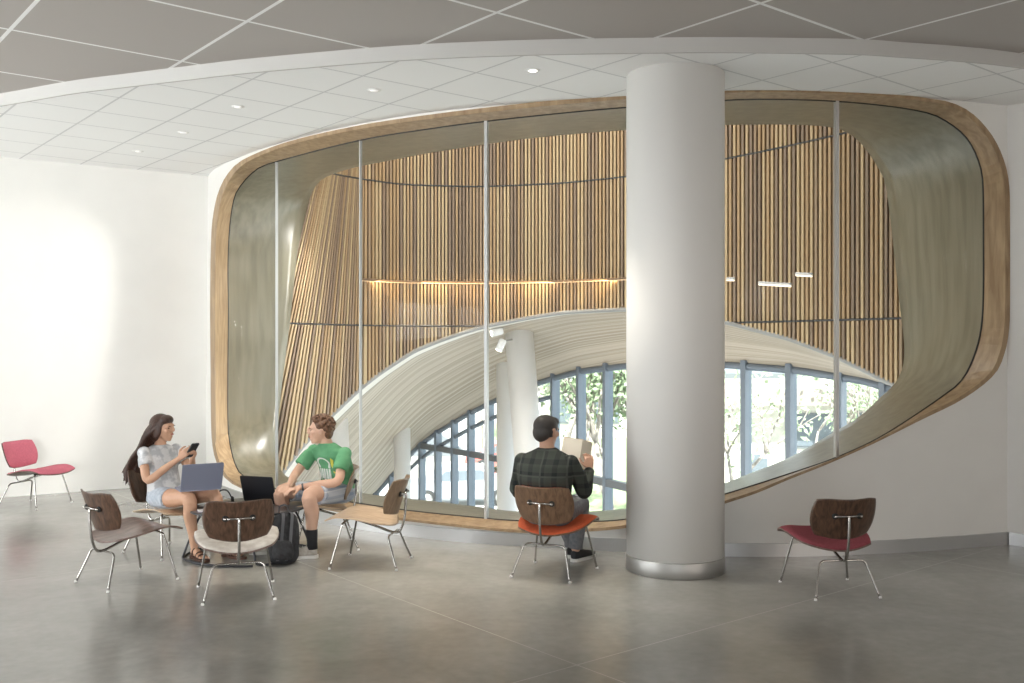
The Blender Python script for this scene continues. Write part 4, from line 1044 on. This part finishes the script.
def plaid(name, c0, c1, c2, sc, src='Object'):
    m = mat(name, c0, .92, spec=.15); tc = N(m, 'ShaderNodeTexCoord'); sp = N(m, 'ShaderNodeSeparateXYZ'); L(m, tc.outputs[src], sp.inputs[0])
    def st(o, s_, w_): return math_(m, 'LESS_THAN', math_(m, 'FRACT', math_(m, 'ADD', math_(m, 'MULTIPLY', o, s_), 50)), w_)
    a = st(sp.outputs[0], sc, .4); c = st(sp.outputs[2], sc, .4); f = math_(m, 'MULTIPLY', math_(m, 'ADD', a, c), .5)
    mx_ = N(m, 'ShaderNodeMix', data_type='RGBA'); mx_.inputs[6].default_value = (*c0, 1); mx_.inputs[7].default_value = (*c1, 1); L(m, f, mx_.inputs[0])
    t = math_(m, 'MAXIMUM', st(sp.outputs[0], sc*.5, .07), st(sp.outputs[2], sc*.5, .07))
    my = N(m, 'ShaderNodeMix', data_type='RGBA'); my.inputs[7].default_value = (*c2, 1); L(m, mx_.outputs[2], my.inputs[6]); L(m, math_(m, 'MULTIPLY', t, .6), my.inputs[0])
    L(m, my.outputs[2], bsdf(m).inputs['Base Color']); return m
M['plaid_s'] = plaid('pale_blue_plaid', (.46, .49, .54), (.26, .31, .40), (.70, .70, .70), 16)
b = MB(); b.loft([((0, -.085, .38), .14, .13, X3, Y3), ((0, -.085, .42), .172, .14, X3, Y3), ((0, -.09, .49), .162, .13, X3, Y3)], seg=24)
for sx, kn in ((1, V((.17, .36, .49))), (-1, V((-.16, .37, .49)))):
    hp_ = V((sx*.09, -.06, .45)); d_, s_, u_ = frame(kn-hp_, (0, 0, 1)); b.loft([(hp_-d_*.03, .095, .088, s_, u_), (hp_+d_*.15, .096, .086, s_, u_), (hp_+d_*.30, .088, .080, s_, u_), (hp_+d_*.34, .090, .080, s_, u_)], seg=20)
body_obj('shorts', b, M['plaid_s'], be, .007, 2)
M['hair_b'] = noise_mat('curly_brown_hair', (.07, .035, .018), (.20, .10, .055), nscale=60, rough=.6, bump=.4)
b = MB(); Q = Matrix((bs, bf, bu)).transposed(); rnd = random.Random(5)
b.ell(headc+bu*.035-bf*.018, V((.082, .086, .080)), Q, seg=20, rings=14); b.ell(headc-bf*.05-bu*.02, V((.070, .052, .065)), Q)
for i in range(330):
    u_ = rnd.uniform(-1, 1); a = rnd.uniform(0, 2*PI); v = V((math.cos(a)*math.sqrt(1-u_*u_), math.sin(a)*math.sqrt(1-u_*u_), u_))
    if v.z < -.25 and v.y > -.3: continue
    if v.z < .58 and v.y > .30: continue
    if v.z < .15 and v.y > .05: continue
    k = 1.0 if v.z > .1 else .93
    p = headc+bu*.035-bf*.012+Q @ V((v.x*.086*k, v.y*.104*k, v.z*(.092 if v.z > 0 else .085)))
    b.ell(p, rnd.uniform(.010, .017), seg=7, rings=5)
body_obj('hair', b, M['hair_b'], be, .0052, 1)
M['sock'] = mat('black_cotton_sock', (.015, .015, .017), .9); M['canvas'] = noise_mat('beige_canvas', (.36, .33, .29), (.48, .45, .40), nscale=30, rough=.9); M['rubber_w'] = mat('white_rubber', (.62, .61, .58), .6)
for sx, an, kn, td in ((1, V((.18, .37, 0)), V((.17, .36, .49)), V((.5, .8, 0))), (-1, V((-.19, .37, 0)), V((-.16, .37, .49)), V((.735, .69, 0)))):
    a_ = an+Z3*.10; d_ = (kn-a_).normalized(); s_ = V((1, 0, 0)); u_ = V((0, 1, 0))
    MB().loft([(an+Z3*.07, .040, .044, s_, u_), (a_+d_*.02, .040, .042, s_, u_), (a_+d_*.12, .047, .050, s_, u_), (a_+d_*.125, .043, .046, s_, u_)], seg=18).obj('sock', M['sock'], be)
    b = MB(); h_, d2, sd2 = shoe(b, an+Z3*.0, td, 1.08)
    sh_ = body_obj('shoe', b, M['canvas'], be, .006, 2); sole(an, td, M['rubber_w'], sh_, 1.08)
    for k in range(4): MB().tube([h_+d2*(.075+.022*k)-sd2*.022+Z3*(.088-.011*k), h_+d2*(.078+.022*k)+sd2*.022+Z3*(.088-.011*k)], .004, 6).obj('lace', M['rubber_w'], sh_)
wb_ = MB(); d_, s_, u_ = frame(LE_-LW_, (0, 0, 1)); wb_.loft([(LW_+d_*.02, .029, .029, s_, u_), (LW_+d_*.035, .030, .030, s_, u_)], seg=18); wb_.obj('wristband', M['strap'], be)
ln_ = MB(); ln_.tube(catmull([LW_+V((.0, .02, -.03)), LW_+V((-.012, .03, -.12)), LW_+V((.015, .03, -.25)), LW_+V((.03, .02, -.33))], 5), .006, 8)

# ---- the man: seated with his back to us, book raised in his right hand
me_ = empty('person', (.29, 7.27, 0), R(68-90)); tag(me_, 'person in a dark green plaid shirt seen from behind, reading a book', 'person')
headc = V((-.015, -.055, 1.045)); mhd = (.40, .95, -.18); mup = (.03, .08, 1)
b = MB()
b.loft([((0, -.07, .40), .12, .10, X3, Y3), ((0, -.075, .46), .165, .115, X3, Y3), ((0, -.11, .58), .150, .105, X3, Y3), ((0, -.135, .70), .17, .11, X3, Y3), ((0, -.12, .80), .185, .105, X3, Y3), ((0, -.10, .87), .18, .07, X3, Y3), ((0, -.09, .905), .08, .058, X3, Y3), ((-.002, -.085, .925), .056, .056, X3, Y3), ((-.008, -.07, .99), .053, .056, X3, Y3)], seg=24)
mf, ms, mu = head_mesh(b, headc, mhd, mup, 1.0)
LS, RS = V((-.19, -.105, .835)), V((.19, -.105, .835))
RE_, LE_ = V((.245, .04, .60)), V((-.265, .0, .58)); RW, LW_ = V((.215, .265, .735)), V((-.02, .24, .66))
limb(b, [RS-Z3*.02, (RS+RE_)/2, RE_, (RE_+RW)/2, RW], [.038, .042, .038, .034, .024]); limb(b, [LS-Z3*.02, (LS+LE_)/2, LE_, (LE_+LW_)/2, LW_], [.038, .042, .038, .034, .024])
hand(b, RW, (-.15, .25, 1), (-.6, .9, .1), .55, 1.0, 1); hand(b, LW_, (.55, .5, .65), (.3, .2, .9), .45, 1.0, 1)
for sx, kn, an in ((1, V((.10, .40, .45)), V((.06, .40, .10))), (-1, V((-.10, .41, .45)), V((-.02, .52, .10)))):
    hp_ = V((sx*.09, -.05, .445)); limb(b, [hp_, (hp_+kn)/2, kn, kn.lerp(an, .4), an], [.088, .078, .058, .05, .036])
body_obj('body', b, M['skin_m'], me_, .0062)
face_parts(me_, headc, mhd, mup, 1.0)
M['plaid_m'] = plaid('dark_green_plaid', (.050, .056, .048), (.022, .025, .025), (.085, .09, .078), 11)
b = MB()
b.loft([((0, -.075, .40), .19, .135, X3, Y3), ((0, -.09, .48), .195, .135, X3, Y3), ((0, -.11, .58), .19, .13, X3, Y3), ((0, -.135, .70), .21, .135, X3, Y3), ((0, -.12, .80), .222, .125, X3, Y3), ((0, -.10, .865), .20, .085, X3, Y3), ((0, -.092, .908), .105, .066, X3, Y3), ((0, -.088, .928), .068, .062, X3, Y3)], seg=28)
for sx, sh, el, wr in ((1, RS, RE_, RW), (-1, LS, LE_, LW_)):
    b.ell(sh-Z3*.01, .060)
    limb(b, [sh-Z3*.012, (sh+el)/2, el, (el+wr)/2], [.060, .060, .056, .048]); d_, s_, u_ = frame(wr-el, (0, 0, 1)); m1 = (el+wr)/2
    b.loft([(m1-d_*.02, .048, .048, s_, u_), (wr-d_*.03, .040, .040, s_, u_), (wr-d_*.015, .040, .040, s_, u_)], seg=18)
body_obj('shirt', b, M['plaid_m'], me_, .0075, 3)
M['hair_m'] = noise_mat('near_black_hair', (.010, .008, .007), (.035, .027, .022), (40, 40, 12), 8, .55, 6, .4)
b = MB(); Q = Matrix((ms, mf, mu)).transposed()
def HM(o, r): b.ell(headc+ms*o[0]+mf*o[1]+mu*o[2], V(r), Q, seg=22, rings=16)
HM((0, -.018, .036), (.083, .101, .084)); HM((0, .045, .078), (.062, .045, .034)); HM((0, -.052, -.012), (.073, .060, .075)); HM((.055, -.018, -.0), (.028, .042, .045)); HM((-.055, -.018, -.0), (.028, .042, .045))
body_obj('hair', b, M['hair_m'], me_, .0055, 1)
M['trouser'] = noise_mat('grey_trouser_cloth', (.11, .115, .125), (.16, .165, .175), nscale=40, rough=.9)
b = MB(); b.loft([((0, -.07, .375), .14, .12, X3, Y3), ((0, -.07, .41), .18, .135, X3, Y3), ((0, -.08, .48), .172, .128, X3, Y3)], seg=24)
for sx, kn, an in ((1, V((.10, .40, .45)), V((.06, .40, .10))), (-1, V((-.10, .41, .45)), V((-.02, .52, .10)))):
    hp_ = V((sx*.09, -.05, .445)); limb(b, [hp_, (hp_+kn)/2, kn, kn.lerp(an, .5)], [.096, .088, .070, .060])
    d_, s_, u_ = frame(an-kn, (0, 1, 0)); m1 = kn.lerp(an, .45); b.loft([(m1, .062, .062, s_, u_), (an+V((0, 0, .03)), .055, .055, s_, u_), (an, .056, .056, s_, u_)], seg=18)
body_obj('trousers', b, M['trouser'], me_, .0075, 2)
M['shoe_b'] = mat('black_sneaker_cloth', (.02, .02, .022), .8)
for an, td in ((V((.06, .40, 0)), V((.3, 1, 0))), (V((-.02, .52, 0)), V((-.1, 1, 0)))):
    b = MB(); shoe(b, an, td, 1.08); sh_ = body_obj('shoe', b, M['shoe_b'], me_, .006, 2); sole(an, td, M['rubber_w'], sh_, 1.08)
# open book in his hands
mm_ = Matrix.Translation(me_.location) @ Matrix.Rotation(R(68-90), 4, 'Z')
M['paper'] = mat('cream_paper', (.72, .66, .55), .8); M['cover'] = mat('ochre_book_cover', (.42, .28, .08), .6)
bc = mm_ @ V((.115, .355, .845)); bk = empty('book', bc); bk.rotation_euler = (R(-14), R(6), R(68-90+10)); tag(bk, 'open book with cream pages and ochre cover held up by the reading man', 'book')
def leafblock(b, ang, w_, h_, t, z0=-.0):
    T = Matrix.Rotation(ang, 4, 'Z'); b.box((0, z0, -h_/2), (w_, z0+t, h_/2), T)
b = MB(); leafblock(b, R(180), .145, .215, .014, -.016); b.obj('pages', M['paper'], bk)
b = MB(); leafblock(b, R(62), .14, .215, .010, .0); b.obj('pages', M['paper'], bk)
b = MB(); leafblock(b, R(180), .150, .225, .003, -.020); leafblock(b, R(62), .146, .225, .003, .011); b.obj('cover', M['cover'], bk)
for k, a in enumerate((85, 105, 125)):
    b = MB(); leafblock(b, R(a), .138, .212, .0012, 0); b.obj('loose_page', M['paper'], bk)

# ------------------------------------------------------------------ outside
M['paving'] = noise_mat('pale_paving', (.62, .61, .58), (.72, .71, .68), nscale=.6, rough=.9)
g = MB().box((-80, 9, -4.5), (80, 160, -4.3)); tag(g.obj('ground', M['paving']), 'pale sunlit paving outside the curtain wall', 'ground', kind='structure')
M['grass'] = noise_mat('mown_grass', (.20, .25, .13), (.28, .33, .18), nscale=3, rough=1)
lawn = MB().prism([(1.5, 34), (9, 30), (30, 34), (40, 70), (-2, 75), (-1, 48)], -4.3, -4.22); tag(lawn.obj('lawn', M['grass']), 'patch of lawn beneath the trees behind the reading man', 'lawn', kind='structure')
M['bark'] = noise_mat('pale_bark', (.22, .19, .16), (.38, .34, .30), (3, 3, 1), 4, .9); 
def leafmat(n, c): return noise_mat(n, tuple(x*.6 for x in c), c, nscale=2, rough=.8)
M['leaf'] = leafmat('green_leaves', (.30, .38, .22)); M['leaf2'] = leafmat('yellow_green_leaves', (.38, .45, .28))
def tree(loc, h, r, label, seed, m='leaf', lean=0, n=1500, low=.3):
    rnd = random.Random(seed); e = empty('tree', loc); tag(e, label, 'tree', 'trees outside the curtain wall')
    b = MB(); tips = []
    def branch(p, d, ln, rad, depth):
        q = p+d*ln; mid = (p+q)/2+V((rnd.uniform(-.1, .1), rnd.uniform(-.1, .1), 0))*ln*.5
        b.tube(catmull([p, mid, q], 3), [rad*(1-.07*k) for k in range(7)], 7)
        if depth <= 2: tips.append(q)
        if depth == 0: return
        for k in range(rnd.choice([2, 3])):
            a = rnd.uniform(0, 2*PI); dd = (d+V((math.cos(a), math.sin(a), rnd.uniform(-.1, .35)))*rnd.uniform(.4, .75)).normalized(); branch(q, dd, ln*rnd.uniform(.62, .8), rad*.6, depth-1)
    branch(V((0, 0, -.3)), V((lean, 0, 1)).normalized(), h*low, r, 4)
    b.obj('trunk', M['bark'], e); lf = MB()
    vs = []; fs = []
    for k in range(n):
        t = rnd.choice(tips); p = t+V((rnd.gauss(0, 1), rnd.gauss(0, 1), rnd.gauss(0, .8)))*h*.055
        u = V((rnd.gauss(0, 1), rnd.gauss(0, 1), rnd.gauss(0, 1))).normalized(); v = u.orthogonal().normalized(); s_ = h*rnd.uniform(.008, .018)
        i = len(vs); vs += [p-u*s_, p+v*s_*.5, p+u*s_, p-v*s_*.5]; fs.append((i, i+1, i+2, i+3))
    link('foliage', mesh('foliage', vs, fs, M[m]), e)
def gp(x, Y): return V(((x-CX)/F*Y, Y, -4.3))
tree(gp(606, 24), 7.6, .17, 'slender forked tree seen between the book and the column', 11, 'leaf', .05)
tree(gp(566, 32), 9, .20, 'leafy tree just above the reading man\'s head', 12, 'leaf2', -.05)
tree(gp(640, 27), 8, .17, 'tree trunk close to the left edge of the white column', 13, 'leaf', .1)
tree(gp(712, 21), 6.6, .14, 'pale branching tree at the right edge of the white column', 14, 'leaf2', .08, 700)
tree(gp(770, 22), 7.0, .12, 'green tree spreading over the flat roofed building', 15, 'leaf', .25, 450)
tree(gp(850, 33), 8.5, .16, 'pale tree behind the rightmost curtain wall bay', 16, 'leaf2', 0, 500)
tree(gp(480, 50), 10, .22, 'distant tree behind the parked car', 17, 'leaf', 0)
tree(gp(455, 60), 10, .22, 'distant tree above the small gabled shed', 18, 'leaf', 0)
tree(gp(590, 60), 13, .3, 'big hazy tree farthest behind the lawn', 19, 'leaf', 0, 2200)
tree(gp(660, 70), 14, .3, 'far tree standing behind the column', 20, 'leaf2', 0, 2200)
# building at the right
M['stone'] = noise_mat('pale_stone', (.50, .47, .42), (.66, .63, .57), nscale=3, rough=.9); M['roofc'] = mat('brown_fascia', (.28, .24, .20), .8); M['dkglass'] = mat('dark_window_glass', (.12, .14, .16), .15)
bd = empty('building', (10.5, 33, -4.3)); tag(bd, 'low flat roofed stone building beyond the right bays', 'building')
MB().box((-3.8, 0, 0), (9, 8, 4.0)).obj('wall', M['stone'], bd)
MB().box((-4.6, -1.0, 4.0), (10, 9, 4.55)).obj('roof', M['roofc'], bd)
MB().box((-3.8, -.3, 0), (-3.0, 0, 4.0)).obj('stone_pier', M['stone'], bd)
dr = MB().box((-2.75, -.06, 0), (-1.9, 0, 2.3)).obj('door', M['dkglass'], bd); MB().box((-2.0, -.12, 1.0), (-1.95, -.06, 1.25)).obj('handle', M['steel'], dr)
for k in range(5):
    wn_ = MB().box((-1.3+k*1.9, -.05, 2.5), (.3+k*1.9, 0, 3.7)).obj('window', M['frame_dark'], bd); MB().box((-1.22+k*1.9, -.07, 2.58), (.22+k*1.9, -.05, 3.62)).obj('pane', M['dkglass'], wn_)
tw = MB(); tw.prism([(0, 0), (11, 0), (11, 1.7), (0, 2.15)], 0, .35, Matrix.Translation((7.6, 28.5, -4.3)) @ Matrix.Rotation(PI/2, 4, 'X')); tag(tw.obj('garden_wall', M['white']), 'white sloping garden wall in front of the stone building', 'garden wall')
# shed and far building at the left
sh = empty('shed', (-3.9, 42, -4.3)); tag(sh, 'small grey gabled shed low in the left bays', 'shed')
MB().box((-1.3, 0, 0), (1.3, 3, 1.3)).obj('wall', M['stone'], sh)
MB().prism([(-1.6, 1.25), (1.6, 1.25), (0, 2.3)], -3.2, .2, Matrix.Rotation(PI/2, 4, 'X')).obj('roof', M['frame_dark'], sh)
bl = empty('building', (9, 62, -4.3)); tag(bl, 'long grey building far behind the lawn beside the column', 'building')
MB().box((-7, 0, 0), (14, 8, 3.4)).obj('wall', M['stone'], bl); MB().box((-7.5, -.6, 3.4), (14.5, 8.5, 4.2)).obj('roof', M['frame_dark'], bl)
for k in range(8):
    wn_ = MB().box((-6.2+k*2.4, -.06, 1.0), (-4.6+k*2.4, 0, 2.8)).obj('window', M['frame_dark'], bl); MB().box((-6.1+k*2.4, -.08, 1.1), (-4.7+k*2.4, -.06, 2.7)).obj('pane', M['dkglass'], wn_)
# parked cars
def car(loc, rz, col_, label):
    e = empty('car', loc, rz); tag(e, label, 'car', 'parked cars beyond the lobby'); m_ = mat('car_paint', col_, .25, .2, coat=.6)
    prof = [(-2.15, .35), (-2.2, .62), (-2.1, .82), (-1.35, .92), (-.75, 1.38), (.7, 1.42), (1.45, .98), (2.05, .88), (2.2, .6), (2.15, .32)]
    MB().prism(prof, -.86, .86, Matrix.Rotation(PI/2, 4, 'X')).obj('car_body', m_, e)
    for s in (-.865, .865):
        MB().prism([(-1.15, .95), (-.68, 1.32), (.62, 1.36), (1.2, 1.0)], -.01+s, .01+s, Matrix.Rotation(PI/2, 4, 'X')).obj('side_window', M['dkglass'], e)
    for x in (-1.35, 1.35):
        for y in (-.8, .8):
            wl_ = MB().lathe([(.30, -.1), (.33, -.08), (.33, .08), (.30, .1)], (x, y, .33), (0, 1, 0), 24).obj('wheel', M['rubber'], e)
            MB().lathe([(.19, -.115), (.19, .115)], (x, y, .33), (0, 1, 0), 16).obj('hub', M['steel'], wl_)
car(gp(462, 37), R(8), (.45, .48, .52), 'silver grey car parked outside the left curtain wall bays')
car(gp(510, 46.5), R(5), (.55, .12, .10), 'dark red car mostly hidden behind the slim lobby column')
